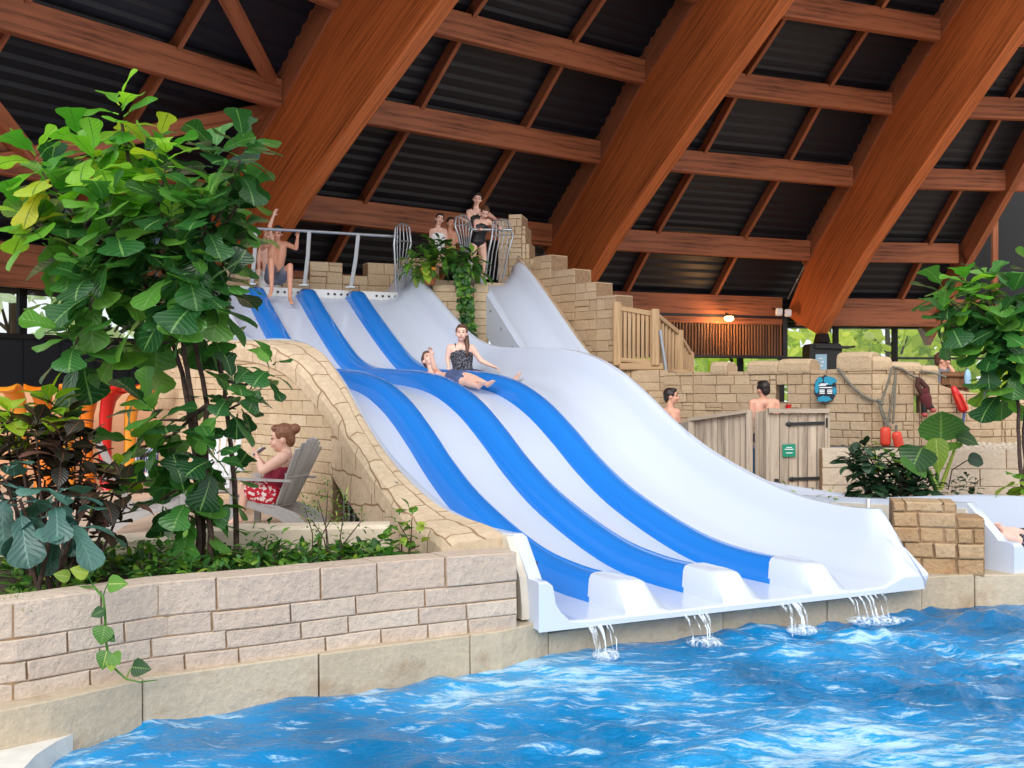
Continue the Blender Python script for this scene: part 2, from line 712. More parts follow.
M['green'] = leaf_mat('green_leaf', [(0, rgb(22, 60, 26)), (.5, rgb(48, 106, 40)), (1, rgb(112, 160, 52))], rgb(120, 160, 80))
M['pothos'] = leaf_mat('pothos_leaf', [(0, rgb(36, 92, 34)), (.6, rgb(86, 140, 44)), (1, rgb(176, 196, 74))], rgb(190, 204, 110))
M['shrub_dark'] = leaf_mat('dark_shrub_leaf', [(0, rgb(18, 38, 24)), (.6, rgb(34, 64, 40)), (1, rgb(70, 100, 76))], rgb(60, 90, 60), trans=.1)
M['outside'] = leaf_mat('outside_leaf', [(0, rgb(150, 176, 70)), (.4, rgb(206, 214, 104)), (.75, rgb(240, 232, 150)), (1, rgb(244, 242, 206))], rgb(210, 214, 120), trans=.7)
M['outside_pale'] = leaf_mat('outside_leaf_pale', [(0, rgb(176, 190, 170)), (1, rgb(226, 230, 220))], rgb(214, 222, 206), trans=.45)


# ================================================================== THE SETTING
def stone_wall(name, path, z0, ztop, out=1, thick=.3, rh=.16, lmin=.25, lmax=.6, seed=1, mats=None, breaks=(), holes=(), gap=.004, edge=.009, core=0.0,
               rows=None, parent=None, jitter=.012, kind='structure', label=None, cat=None, clip=.04):
    """wall of individually laid blocks along a path; out=+1 puts the face on the right-hand side of the path"""
    rnd = random.Random(seed)
    path = [V((p[0], p[1], 0)) for p in path]
    cum = [0]
    for i in range(len(path) - 1):
        cum.append(cum[-1] + (path[i + 1] - path[i]).length)
    L = cum[-1]
    if not callable(ztop):
        zt_ = ztop
        ztop = lambda s: zt_

    def pos(s):
        s = max(0, min(L, s))
        for i in range(len(cum) - 1):
            if s <= cum[i + 1] + 1e-9:
                break
        k = (s - cum[i]) / max(1e-9, cum[i + 1] - cum[i])
        d = (path[i + 1] - path[i]).normalized()
        d0 = (path[i] - path[i - 1]).normalized() if i > 0 else d
        d1 = (path[i + 2] - path[i + 1]).normalized() if i + 2 < len(path) else d
        dd = ((d0 + d).normalized() * (1 - k) + (d + d1).normalized() * k)
        dd.normalize()
        nrm = V((dd.y, -dd.x, 0)) * out
        return path[i].lerp(path[i + 1], k), nrm

    mb = MB()
    brk = sorted(set([0, L] + [b for b in breaks if 0 < b < L] + [h[0] for h in holes] + [h[1] for h in holes]))
    zmax = max(ztop(L * i / 200.0) for i in range(201))
    z = z0
    row = 0

    def inhole(s, zc):
        return any(h[0] - 1e-4 < s < h[1] + 1e-4 and h[2] < zc < h[3] for h in holes)

    def block(a, b, za, zb):
        n = max(1, int((b - a) / .3 + .5))
        off = rnd.uniform(-jitter, jitter)
        ins = min(edge, (b - a) * .2)
        cols = []
        e = 1e-3
        for i in range(n + 1):
            s = a + (b - a) * i / n
            sc = min(max(s, a + e), b - e)
            top = min(zb, ztop(sc))
            top += rnd.uniform(-.004, .004)
            if top - za < clip:
                top = za + .002
            wv = rnd.uniform(-.004, .004)
            p, nr = pos(s)
            si = s + (ins if i == 0 else (-ins if i == n else 0))
            pi_, ni = pos(si)
            iz = min(edge, (top - za) * .25)
            f = off + wv
            cols.append([p - nr * thick + Z * za, p + nr * (f - edge * .8) + Z * za, pi_ + ni * f + Z * (za + iz),
                         pi_ + ni * f + Z * (top - iz), p + nr * (f - edge * .8) + Z * top, p - nr * thick + Z * top])
        mb.loft(cols, 0)

    lmin0, lmax0 = lmin, lmax
    while z < zmax - .02:
        h = rows[row][0] if rows and row < len(rows) else rh * rnd.uniform(.8, 1.22)
        if rows and row < len(rows):
            lmin, lmax = rows[row][1:]
        z1 = z + h
        if zmax - z1 < rh * .45:
            z1 = zmax + .01
        for bi in range(len(brk) - 1):
            a, e = brk[bi], brk[bi + 1]
            s = a
            first = True
            while s < e - 1e-4:
                ln = rnd.uniform(lmin, lmax)
                if first:
                    ln *= rnd.uniform(.45, 1)
                    first = False
                s1 = s + ln
                if e - s1 < lmin * .5:
                    s1 = e
                mid = (s + s1) / 2
                if max(ztop(s + .002), ztop(mid), ztop(s1 - .002)) - z > clip and not inhole(mid, (z + z1) / 2):
                    if z1 - z > rh * .95 and not rows and rnd.random() < .18 and s1 - s < lmax * .75:
                        zm = z + (z1 - z) * rnd.uniform(.4, .6)
                        block(s + gap, s1 - gap, z + gap, zm - gap)
                        if ztop(mid) - zm > clip:
                            block(s + gap, s1 - gap, zm + gap, z1 - gap)
                    else:
                        block(s + gap, s1 - gap, z + gap, z1 - gap)
                s = s1
        z = z1
        row += 1
    # mortar core
    for bi in range(len(brk) - 1):
        a, e = brk[bi], brk[bi + 1]
        segs = [(z0, None)]
        for h in holes:
            if h[0] - 1e-4 <= a and e <= h[1] + 1e-4:
                segs = [(z0, h[2]), (h[3], None)]
        n = max(1, int((e - a) / .2))
        for (za, zb) in segs:
            cols = []
            for i in range(n + 1):
                s = a + (e - a) * i / n
                sc = min(max(s, a + 1e-3), e - 1e-3)
                p, nr = pos(s)
                t = (ztop(sc) - .02) if zb is None else zb
                t = max(t, za + .005)
                cols.append([p - nr * (thick - .015) + Z * za, p - nr * (edge * 1.1 + .004 + jitter * .4 + core) + Z * za, p - nr * (edge * 1.1 + .004 + jitter * .4 + core) + Z * t, p - nr * (thick - .015) + Z * t])
            mb.loft(cols, 1)
    o = mb.build(name, mats or [M['sand'], M['mortar']], parent)
    if parent is None:
        tag(o, label, cat, None, kind)
    return o


# ---- ground far and near
g = MB()
g.prism([(-60, -40), (60, -40), (60, 90), (-60, 90)], -1.6, -1.4)
struct(g.build('floor', M['deck']))
g = MB()
g.prism([(-14, 9.0), (-4.0, 9.0), (-1.2, 9.3), (-5.6, 20.6), (-12, 22), (-16, 18)], -.6, .6)
struct(g.build('floor_deck', M['deck']))
g = MB()
g.prism([(2.6, 13.2), (12, 13.2), (14, 34), (-14, 34), (-12, 21.5), (-3.2, 21.5), (3, 20)], -.6, .55)
struct(g.build('floor_back', M['deck']))

# ---- pool: floor tank and water surface
CURB = [(-4.6, 5.2), (-3.4, 5.75), (-2.84, 6.03), (-2.52, 6.33), (-2.2, 6.76), (-1.76, 7.04), (-.8, 7.62), (0, 8.1), (.32, 8.46)]
CURB2 = [tuple(SP(-.36, -.68 + 4.5 * k / 6.0, 0)[:2]) for k in range(7)]
CURB2 += [(4.84, 10.46), (6.5, 11.1), (9.5, 12.2)]
CURBALL = CURB + CURB2[1:]
mb = MB()
nx, ny = 300, 230
X0, X1, Y0, Y1 = -3.6, 8.4, 3.0, 12.2
rw = random.Random(5)
waves = []
for k in range(26):
    wl = .28 * (1.16 ** k) if k < 14 else rw.uniform(.25, 2.4)
    an = rw.uniform(-1.2, 1.2) + 1.7
    waves.append((math.cos(an) * 2 * PI / wl, math.sin(an) * 2 * PI / wl, rw.uniform(0, 6.28), .0090 * min(1.0, wl) ** .75))
pts = []
for j in range(ny + 1):
    for i in range(nx + 1):
        x = X0 + (X1 - X0) * i / nx
        y = Y0 + (Y1 - Y0) * j / ny
        wx = x + .25 * noise.noise(V((x * .9, y * .9, 3)))
        wy = y + .25 * noise.noise(V((x * .9, y * .9, 9)))
        h = 0
        for a, b, p, am in waves:
            sv = math.sin(a * wx + b * wy + p)
            h += am * (1 - 2 * abs(sv) ** .8 if am > .003 else sv)
        h *= .55 + .75 * noise.noise(V((x * .45, y * .45, 1))) + .2
        h += .035 * noise.noise(V((x * 1.3, y * 2.2, 5))) + .012 * noise.noise(V((x * 5, y * 7, 2)))
        pts.append(V((x, y, h * .9)))
fs = [(j * (nx + 1) + i, j * (nx + 1) + i + 1, (j + 1) * (nx + 1) + i + 1, (j + 1) * (nx + 1) + i) for j in range(ny) for i in range(nx)]
mb.add(pts, fs, 0, smooth=True)
rim = [V((X0, Y0, -1.2)), V((X1, Y0, -1.2)), V((X1, Y1, -1.2)), V((X0, Y1, -1.2))]
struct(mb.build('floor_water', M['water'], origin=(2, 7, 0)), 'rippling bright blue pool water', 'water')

# ---- curb stones round the pool edge
def offset_path(path, d):
    out = []
    for i, p in enumerate(path):
        a = V((*path[max(0, i - 1)], 0)); b = V((*path[min(len(path) - 1, i + 1)], 0))
        t = (b - a).normalized()
        out.append((p[0] - t.y * d, p[1] + t.x * d))
    return out


def _len(path):
    return sum(math.hypot(path[i + 1][0] - path[i][0], path[i + 1][1] - path[i][1]) for i in range(len(path) - 1))


K1, K2 = _len(CURB) - .06, _len(CURB) + 3.98
stone_wall('trim_1', CURBALL, -.5, lambda s: .135 if K1 < s < K2 else .24, breaks=[K1, K2], out=1, thick=.55, rh=.74, lmin=.9, lmax=1.5, seed=4, mats=[M['curb'], M['mortar']], jitter=.004, gap=.003, core=.05)

# coping slab of the near pool edge, bottom left corner
mb = MB()
cp = [at(-40, 715, 1), at(-40, 800, 1)]
edge = [(14, 800), (16, 785), (21, 768), (36, 752), (56, 739), (78, 729)]
top = []
for px, py in edge:
    y = (HC - .035) * FPX / (py - HOR)
    top.append(V(((px - 512) / FPX * y, y, 0)))
poly = [(p.x, p.y) for p in top] + [(-2.62, 6.5), (-4.5, 5.6), (-4.5, 4.4)]
mb.prism(poly, -.3, .02)
struct(mb.build('floor_coping', M['coping']))

# ---- the stone wall of the flower bed, along the curb
WALL = [(-4.7, 5.42), (-3.45, 5.95), (-2.87, 6.19), (-2.58, 6.47), (-2.2, 6.86), (-1.72, 7.12), (-.9, 7.66), (-.1, 8.08), (.04, 8.16)]
stone_wall('wall_front', WALL, .22, .8, out=1, thick=.26, rh=.155, lmin=.32, lmax=.72, seed=24, mats=[M['sand_front'], M['mortar']], gap=.003, edge=.008, jitter=.006,
           rows=[(.115, .3, .6), (.12, .28, .55), (.13, .3, .66), (.215, .42, .82)])
g = MB()
g.prism([(-5, 5.9), (-3.5, 6.15), (-2.75, 6.5), (-1.7, 7.3), (-.1, 8.35), (.2, 8.6), (-.9, 9.1), (-4.2, 9.1), (-6, 8.6)], .0, .66)
tag(g.build('soil', M['soil']), 'dark soil of the flower bed behind the front wall', 'soil', kind='stuff')

# parapet behind the flower bed
mb = MB()
a0, a1 = V((-5.4, 8.75, 0)), V((-2.78, 8.95, 0))
b0, b1 = V((-2.78, 9.0, 0)), V((-1.02, 9.2, 0))
for p, q, zt in ((a0, a1, .80), (b0, b1, .87)):
    d = (q - p).normalized()
    n_ = V((-d.y, d.x, 0))
    sec = [(0, .3), (0, zt - .03), (.03, zt), (.27, zt), (.3, zt - .03), (.3, .3)]
    mb.loft([[p + n_ * u + Z * z for u, z in sec], [q + n_ * u + Z * z for u, z in sec]])
struct(mb.build('wall_parapet', M['plaster']))

# ---- slide profile
PS = [-.56, 0, .53, 1.15, 1.7, 2.35, 2.9, 3.5, 4.0, 4.65, 5.3, 5.87, 6.5, 6.95, 7.6, 8.5, 9.3, 10.1, 11.25, 11.95, 12.3, 12.9]
PZ = [.245, .25, .25, .30, .41, .59, .78, 1.06, 1.34, 1.66, 1.88, 1.99, 2.055, 2.08, 2.10, 2.16, 2.34, 2.70, 3.31, 3.70, 3.76, 3.76]


def zs(s):
    return smooth_interp(s, PS, PZ)


CS = [-.2, .0, .21, .9, 1.47, 2.2, 2.85, 3.39, 3.97, 4.62, 5.2, 5.8, 7.0, 9, 14]
CZ = [.80, .86, .89, .92, 1.00, 1.20, 1.46, 1.74, 2.08, 2.39, 2.53, 2.60, 2.66, 2.70, 2.75]


def zcope(s):
    return smooth_interp(s, CS, CZ)


# brick wall beside the slide (up-hill part)
s0, s1 = 3.62, 9.0


def tb(s):
    return -1.06 - max(0, s - 3.62) * .175


pathB = [tuple(SP(s0 + (s1 - s0) * k / 12.0, tb(s0 + (s1 - s0) * k / 12.0), 0)[:2]) for k in range(13)][::-1]
stone_wall('wall_brick', pathB, .3, lambda a: zcope(s1 - a * .985) - .16, out=1, thick=.2, rh=.135, lmin=.16, lmax=.42, seed=31,
           mats=[M['sand'], M['mortar']], jitter=.005, gap=.003, edge=.007)
pB, pB2 = SP(9.0, tb(9.0), 0), SP(13.0, -1.3, 0)
stone_wall('wall_corner', [tuple(pB2[:2]), tuple(pB[:2])], .3, 2.56, out=1, thick=.3, rh=.15, lmin=.2, lmax=.45, seed=32,
           mats=[M['sand'], M['mortar']])
mb = MB()
mb.prism([SP(s, -.82, 0)[:2] for s in frange(4.5, 12.5, 8)] + [SP(12.5, -1.3, 0)[:2], SP(9.0, tb(9.0) + .12, 0)[:2], SP(4.5, tb(4.5) + .12, 0)[:2]], .3, 2.2)
struct(mb.build('wall_fill', M['sand']))

# carved coping running down beside the slide, with the block below it
mb = MB()
loops = []
ss = frange(-.1, 9.05, 66)


def tout(s):
    return interp(s, [0, .8, 1.8, 2.6, 3.6, 9.05], [-1.34, -1.24, -1.10, -1.07, -1.08, tb(9.05) - .025])


for s in ss:
    z = zcope(s)
    o_ = tout(s)
    loops.append([SP(s, -.80, z - .3), SP(s, -.80, z - .01), SP(s, -.84, z + .015), SP(s, o_ + .1, z), SP(s, o_ + .03, z - .03), SP(s, o_, z - .09),
                  SP(s, o_, z - .24), SP(s, o_ + .08, z - .3)])
uvp = [0, .3, .35, .75, .85, .92, 1.05, 1.15]
arc = [0]
for i in range(1, len(ss)):
    arc.append(arc[-1] + math.hypot(ss[i] - ss[i - 1], zcope(ss[i]) - zcope(ss[i - 1])))
mb.loft(loops, uv=lambda i, j: (arc[i], uvp[j] if j < 8 else 1.4))
loops = []
ss2 = frange(-.1, 3.62, 30)
for s in ss2:
    z = zcope(s) - .12
    lo = interp(s, [-.2, 1.9, 2.05, 3.55, 3.8], [.1, .1, .42, 1.05, 1.25])
    o_ = tout(s) + .015
    loops.append([SP(s, -.82, lo), SP(s, -.82, z), SP(s, o_, z), SP(s, o_, (z + lo) / 2), SP(s, o_, lo)])
mb.loft(loops, uv=lambda i, j: (ss2[i], [0, 0, loops[i][2].z, loops[i][3].z, loops[i][4].z, 0][j]))
struct(mb.build('wall_coping', M['carved'], smooth=False))

# metal grille in the low opening under the carved block
gr = thing('metal_grille', SP(2.7, -.95, .62), 'dark metal grille closing the low opening under the slide', 'grille')
mb = MB()
for k in range(10):
    s = 1.95 + .17 * k
    top_ = interp(s, [1.9, 2.05, 3.55, 3.8], [.3, .45, 1.03, 1.15]) + .06
    mb.beam(SP(s, -.97, .5), SP(s, -.97, top_), .012, .012)
for k in range(6):
    mb.beam(SP(1.9, -.965, .58 + .11 * k), SP(3.6, -.965, .58 + .11 * k), .01, .01)
mb.build('bars', M['steel'], gr)
mb = MB()
mb.slab([SP(1.8, -.86, .1), SP(3.5, -.86, .1), SP(3.5, -.86, 1.15), SP(2.6, -.86, .9), SP(1.8, -.86, .6)], VT * .04)
mb.build('back_panel', M['black'], gr)

# core under the slide
mb = MB()
loops = []
for s in frange(-.3, 12.9, 40):
    z = zs(s) - .12
    loops.append([SP(s, -.78, -.3), SP(s, -.78, z), SP(s, 3.2, z), SP(s, 3.2, -.3)])
mb.loft(loops)
struct(mb.build('wall_slide_core', M['cream']))

# ---- ochre stone pier between the two slide ends
pl, pr_ = SP(.03, 3.43, 0), V((4.50, 10.46, 0))
LP_ = (pr_ - pl).length * 1.0
stone_wall('wall_pier', [tuple(pl[:2]), tuple(pr_[:2])], .22, lambda s: .915 if s < LP_ * .70 else .775, out=1, thick=.45, rh=.165,
           lmin=.18, lmax=.36, seed=11, mats=[M['ochre'], M['mortar']], jitter=.03, gap=.004, edge=.015, breaks=[LP_ * .70])

# ---- tower: parapet behind the slide top, stone pier between slides, tower right of the second slide
PLAT = 3.72
mb = MB()
mb.prism([SP(11.98, -.9, 0)[:2], SP(11.98, 3.35, 0)[:2], SP(13.9, 3.35, 0)[:2], SP(13.9, -.9, 0)[:2]], 3.3, PLAT - .06)
mb.prism([SP(12.1, 3.3, 0)[:2], SP(12.1, 6.0, 0)[:2], SP(14.6, 6.0, 0)[:2], SP(14.6, 3.3, 0)[:2]], 3.3, 4.16)
struct(mb.build('floor_platform', M['sand']))
a_, b_ = SP(13.2, -1.2, 0), SP(13.2, 3.4, 0)


def merl(s):
    # castle-like top: low parapet with three raised stones
    for (p, q, z) in ((0.0, 1.95, 4.32), (2.75, 3.42, 4.52), (3.95, 4.7, 4.56)):
        if p <= s < q:
            return z
    return 4.16 if s < 2.75 else 4.28


stone_wall('wall_battlement', [tuple(a_[:2]), tuple(b_[:2])], 3.3, merl, out=1, thick=.32, rh=.2, lmin=.35, lmax=.62, seed=41,
           mats=[M['sand'], M['mortar']], breaks=[1.95, 2.75, 3.42, 3.95], jitter=.02)
# pier with the planter
pa, pb, pc = SP(13.2, 3.36, 0), SP(11.35, 3.40, 0), SP(11.0, 4.38, 0)
stone_wall('wall_planter_pier', [tuple(pa[:2]), tuple(pb[:2]), tuple(pc[:2])], 1.6, lambda s: 3.98 if s < 2.6 else 4.02, out=1, thick=.5, rh=.165,
           lmin=.3, lmax=.62, seed=42, mats=[M['sand'], M['mortar']], jitter=.014, breaks=[2.6])
stone_wall('wall_planter_back', [tuple(SP(13.3, 3.5, 0)[:2]), tuple(SP(13.3, 4.35, 0)[:2])], 3.6, 4.72, out=1, thick=.3, rh=.2, lmin=.3, lmax=.5, seed=43,
           mats=[M['sand'], M['mortar']])
# tower to the right of the second slide: tall at the top, sloping coping, then stepped
td = at(616, 300, 20.5)
TA, TB_ = at(498, 0, 22.75), at(536, 0, 22.6)
stone_wall('wall_tower', [tuple(TA[:2]), tuple(TB_[:2])], 3.0, lambda s: 5.5 if s < .22 else (5.62 if s < .5 else (5.4 if s < .58 else (5.05 if s < .66 else 4.72))), out=1, thick=.7, rh=.17, lmin=.2, lmax=.45, seed=44,
           mats=[M['sand'], M['mortar']], jitter=.012, breaks=[.22, .5, .58, .66])
L2 = 1.5


LST = (td - at(533, 300, 22.3)).length
STEP = [LST * .23, LST * .52, LST * .77]


def steps(s):
    for e, z in ((STEP[0], 4.70), (STEP[1], 4.36), (STEP[2], 4.06)):
        if s < e:
            return z
    return 3.78


pth = [at(533, 300, 22.3), td]
stone_wall('wall_stepped', [tuple(p[:2]) for p in pth], .4, steps, out=1, thick=.45, rh=.185, lmin=.25, lmax=.6, seed=45,
           mats=[M['sand_back'], M['mortar']], jitter=.012, breaks=STEP)
# rounded stone coping that follows the second slide down
mb = MB()
loops = []
CP = [(12.75, 4.85), (12.2, 4.55), (11.3, 3.82), (10.1, 2.86), (9.4, 2.36), (8.6, 1.8), (8.0, 1.4)]
for s in frange(12.75, 8.0, 26):
    z = smooth_interp(-s, [-c[0] for c in CP], [c[1] for c in CP])
    loops.append([SP(s, 5.68, z - 2.6), SP(s, 5.68, z + .10), SP(s, 5.72, z + .14), SP(s, 5.95, z), SP(s, 6.0, z - .06), SP(s, 6.02, z - 2.6)])
ar = [i * .22 for i in range(26)]
mb.loft(loops, uv=lambda i, j: (ar[i], [0, .8, .86, 1.1, 1.16, 1.9, 2.5][j]))
struct(mb.build('wall_slide_coping', M['carved'], smooth=False))

# lower stone wall under the wooden landing, and the castle wall behind the hot tub
w0, w1 = at(612, 380, 20.4), at(668, 380, 19.9)
stone_wall('wall_landing', [tuple(w0[:2]), tuple(w1[:2])], .4, 2.36, out=1, thick=.4, rh=.19, lmin=.3, lmax=.6, seed=46, mats=[M['sand_back'], M['mortar']])
c0, c1, c2 = at(664, 380, 19.6), at(872, 380, 16.9), at(1075, 380, 17.9)
LA = (c1 - c0).length


def px_s(px):
    """arc length on the castle wall for a pixel column"""
    best = None
    for k in range(801):
        if k <= 400:
            p = c0.lerp(c1, k / 400.0); s = LA * k / 400.0
        else:
            p = c1.lerp(c2, (k - 400) / 400.0); s = LA + (c2 - c1).length * (k - 400) / 400.0
        d = abs(512 + FPX * p.x / p.y - px)
        if best is None or d < best[0]:
            best = (d, s, p)
    return best[1], best[2]


CT = [(664, 373), (693, 372), (748, 371.5), (811, 370.5), (836, 369), (872, 367), (893, 368), (921, 369.5), (938, 371), (939, 388), (974, 392), (1010, 394), (1075, 396)]
cts = [(px_s(p)[0], HC + (HOR - q) / FPX * px_s(p)[1].y) for p, q in CT]


def ctop(s):
    return interp(s, [c[0] for c in cts], [c[1] for c in cts])


def hole(pxa, pxb, pya, pyb):
    sa, pa_ = px_s(pxa)
    sb, pb_ = px_s(pxb)
    return (sa, sb, HC + (HOR - pyb) / FPX * pa_.y, HC + (HOR - pya) / FPX * pa_.y)


stone_wall('wall_castle', [tuple(c0[:2]), tuple(c1[:2]), tuple(c2[:2])], .3, ctop, out=1, rh=.135, lmin=.22, lmax=.55, seed=47,
           mats=[M['sand_back'], M['mortar']], thick=.26, breaks=[px_s(p)[0] for p in (693, 810, 872, 921.5, 938.5)],
           holes=[hole(776, 787, 382, 402), hole(914, 920, 396, 413), hole(1002, 1005, 402, 418)], jitter=.014)
# big rounded cap stones along its top
for (xa, xb, yt, yb_) in ((711, 727, 361.5, 372), (748, 778, 360.5, 372), (778.5, 810, 358.5, 371), (837.5, 872, 351.5, 369), (872.3, 891, 356, 368), (892, 921, 361.5, 369.5), (922, 938, 365, 371)):
    pa_, pb2 = px_s(xa)[1], px_s(xb)[1]
    pa_, pb2 = V((pa_.x, pa_.y, 0)), V((pb2.x, pb2.y, 0))
    ym_ = (pa_.y + pb2.y) / 2
    zt_, zb_ = HC + (HOR - yt) / FPX * ym_, HC + (HOR - yb_) / FPX * ym_ - .03
    d = (pb2 - pa_).normalized()
    n_ = V((d.y, -d.x, 0))
    mb = MB()
    lp = []
    rc = random.Random(int(xa))
    Lc = (pb2 - pa_).length
    for f_, k in ((0, .72), (.06, .93), (.3, 1.0), (.65, .98 + rc.uniform(-.03, .03)), (.94, .92), (1, .7)):
        c = pa_ + d * (Lc * f_)
        zt2 = zb_ + (zt_ - zb_) * (k * .35 + .65)
        o_ = .03 * k
        lp.append([c + n_ * (o_ - .01) + Z * zb_, c + n_ * o_ + Z * (zb_ + .04), c + n_ * o_ + Z * (zt2 - .07), c + n_ * (o_ - .03) + Z * (zt2 - .015), c + n_ * (o_ - .10) + Z * zt2,
                   c - n_ * .26 + Z * (zt2 - .01), c - n_ * .33 + Z * (zt2 - .07), c - n_ * .33 + Z * zb_])
    mb.loft(lp)
    struct(mb.build('wall_cap', M['sand_back']))
# low white stone wall of the planting bed in front of it, gravel on the bed
l0, l1 = at(822, 450, 15.6), at(1080, 450, 15.2)
stone_wall('wall_low', [tuple(l0[:2]), tuple(l1[:2])], .2, 1.17, out=1, thick=.35, rh=.24, lmin=.5, lmax=1.2, seed=48, mats=[M['white_stone'], M['mortar']])
g = MB()
g.prism([tuple(at(830, 450, 15.7)[:2]), tuple(at(1080, 450, 15.3)[:2]), tuple(at(1080, 450, 17.8)[:2]), tuple(at(872, 450, 16.8)[:2])], .2, 1.14)
tag(g.build('soil', M['soil']), 'soil bed at the foot of the castle wall behind the low white wall', 'soil', kind='stuff')
rg = random.Random(8)
g = MB()
for k in range(420):
    p = at(rg.uniform(942, 1050), 446, rg.uniform(15.55, 17.2))
    r = rg.uniform(.02, .05)
    g.ell((p.x, p.y, 1.14 + r * .4), (r, r * rg.uniform(.7, 1.1), r * .7), nu=6, nv=4)
tag(g.build('gravel', M['white_stone']), 'grey gravel strip between low white wall and castle wall', 'gravel', kind='stuff')
g = MB()
g.prism([SP(-.3, 5.75, 0)[:2], SP(4.2, 5.75, 0)[:2], tuple(at(822, 450, 15.5)[:2]), tuple(at(1085, 450, 15.1)[:2]), tuple(at(1085, 450, 12.4)[:2])], .0, .5)
tag(g.build('soil', M['soil']), 'soil between the right slide and the low white wall', 'soil', kind='stuff')

# ================================================================== ROOF
CX, CY = 16.87, 1.61
TH = [153.2, 136.6, 119.8, 104.7, 89.6]
RS = [12, 14, 18, 22, 25.6, 27.7, 29.4, 31.6, 33.2, 35]
RZ = [18.1, 17.3, 15.2, 12.9, 10.6, 9.2, 7.75, 6.05, 4.6, 3.0]


def zo(R):
    return smooth_interp(R, RS, RZ)


def RP(th, R, z):
    a = math.radians(th)
    return V((CX + R * math.cos(a), CY + R * math.sin(a), z))


def BP(i, k, R, z):
    """point in bay i between rib i and i+1 at fraction k of the straight chord"""
    return RP(TH[i], R, z).lerp(RP(TH[i + 1], R, z), k)


RIBN = ['timber roof rib left of the big fig tree', 'wide timber roof rib passing behind the man on the slide top',
        'middle timber roof rib rising from behind the stepped stone wall', 'timber roof rib standing on the black pier over the far windows',
        'timber roof rib beyond the right fig tree']
for i, th in enumerate(TH):
    a = math.radians(th)
    side = V((-math.sin(a), math.cos(a), 0))
    base = RP(th, 31.2, 3.6)
    t = thing('roof_rib', base, RIBN[i], 'roof beam')
    outer = [(R, zo(R) - (.5 if R > 32.9 else .16)) for R in (33.0, 31.6, 29.4, 27.7, 25.6, 22, 18, 14)]
    inner = [(31.2, 3.62), (30.2, 4.5), (28.8, 5.66), (27.1, 6.9), (25, 8.35), (22, 10.4), (18, 13.1), (14, 15.4)]
    mb = MB()
    W = .17
    loops = []
    for (Ro, zo_), (Ri, zi) in zip(outer, inner):
        po, pi_ = RP(th, Ro, zo_), RP(th, Ri, zi)
        loops.append([po - side * W, po + side * W, pi_ + side * W, pi_ - side * W])
    ul = [0, 2.1, 4.9, 7.1, 9.7, 14, 19, 23]
    mb.loft(loops, uv=lambda i_, j: (ul[i_], [0, .34, 2.3, 2.64, 4.7][j]))
    mb.build('beam', M['glulam'], t)
    mb = MB()
    # ledger rafter fixed along the upper edge on both sides
    for sg in (1, -1):
        for k in range(len(outer) - 1):
            R0, R1 = outer[k][0], outer[k + 1][0]
            mb.beam(RP(th, R0 - (1.0 if k == 0 else 0), zo(R0 - (1.0 if k == 0 else 0)) + .16) + side * sg * (W - .02), RP(th, R1, zo(R1) + .16) + side * sg * (W - .02), .16, .66, V((0, 0, 1)))
    mb.build('ledger', M['timber'], t)
    mb = MB()
    cpts = [RP(th, R, z) + side * (W + .03) for R, z in [(R_, zo(R_) - .2) for R_ in (32.8, 31.6, 29.4, 27.7, 25.6, 22, 18)]]
    mb.tube(cpts, .022, 6)
    mb.build('cable_conduit', M['steel'], t)

LEV = [33.2, 31.55, 29.3, 27.5, 25.55, 22.6]
DEPTH = [.85, .58, .56, .56, .56, .56]
LNAME = ['eave beam', 'lowest purlin', 'second purlin up', 'third purlin up', 'fourth purlin up', 'topmost purlin']
BNAME = ['in the left roof bay over the fig tree', 'in the roof bay behind the top of the blue slide', 'in the roof bay over the wooden stair railing', 'in the roof bay at the far right']
for b in range(4):
    for li, R in enumerate(LEV):
        if b == 0 and li == 5:
            continue
        z = zo(R) - (.2 if li == 0 else .04)
        p, q = RP(TH[b], R, z), RP(TH[b + 1], R, z)
        d = (q - p).normalized()
        mb = MB()
        k1 = 1.0
        if b == 3 and li == 1:
            k1 = .56
        mb.beam(p + d * .25, p.lerp(q, k1) - d * .25, .2, DEPTH[li], r=.015)
        tag(mb.build('purlin', M['timber']), 'timber ' + LNAME[li] + ' ' + BNAME[b], 'roof beam', 'purlins under the dark roof')
    fr = [.36, .70] if b in (1, 2) else ([.34, .68] if b == 0 else [.1, .42])
    for k in fr:
        mb = MB()
        for j in range(5):
            R0, R1 = LEV[j] + (.6 if j == 0 else 0), LEV[j + 1]
            mb.beam(BP(b, k, R0, zo(R0) + .26), BP(b, k, R1 - .15, zo(R1 - .15) + .26), .10, .26)
        tag(mb.build('rafter', M['timber']), 'slender timber rafter ' + BNAME[b], 'roof beam', 'slender rafters ' + BNAME[b])
    # corrugated roof lining
    mb = MB()
    kend = 1.0 if b < 3 else .56
    prof = []
    R = 34.4
    while R > (21.0):
        prof.append((R, .40))
        prof.append((R - .10, .40))
        prof.append((R - .13, .46))
        prof.append((R - .19, .46))
        R -= .22
    if b == 2:
        cuts = [(0, 1, 25.05, 99), (0, .40, 0, 25.05), (.73, 1, 0, 25.05)]
    else:
        cuts = [(0, kend, 0, 99)]
    for (ka, kb, ra, rb) in cuts:
        pr = [q for q in prof if ra <= q[0] <= rb]
        top_ = [(q[0] - .02, q[1] + .12) for q in pr]
        loopA = [BP(b, ka, R_, zo(R_) + h + .02) for R_, h in pr] + [BP(b, ka, R_, zo(R_) + h) for R_, h in top_[::-1]]
        loopB = [BP(b, kb, R_, zo(R_) + h + .02) for R_, h in pr] + [BP(b, kb, R_, zo(R_) + h) for R_, h in top_[::-1]]
        mb.loft([loopA, loopB], 0)
    struct(mb.build('ceiling', M['roofing']))
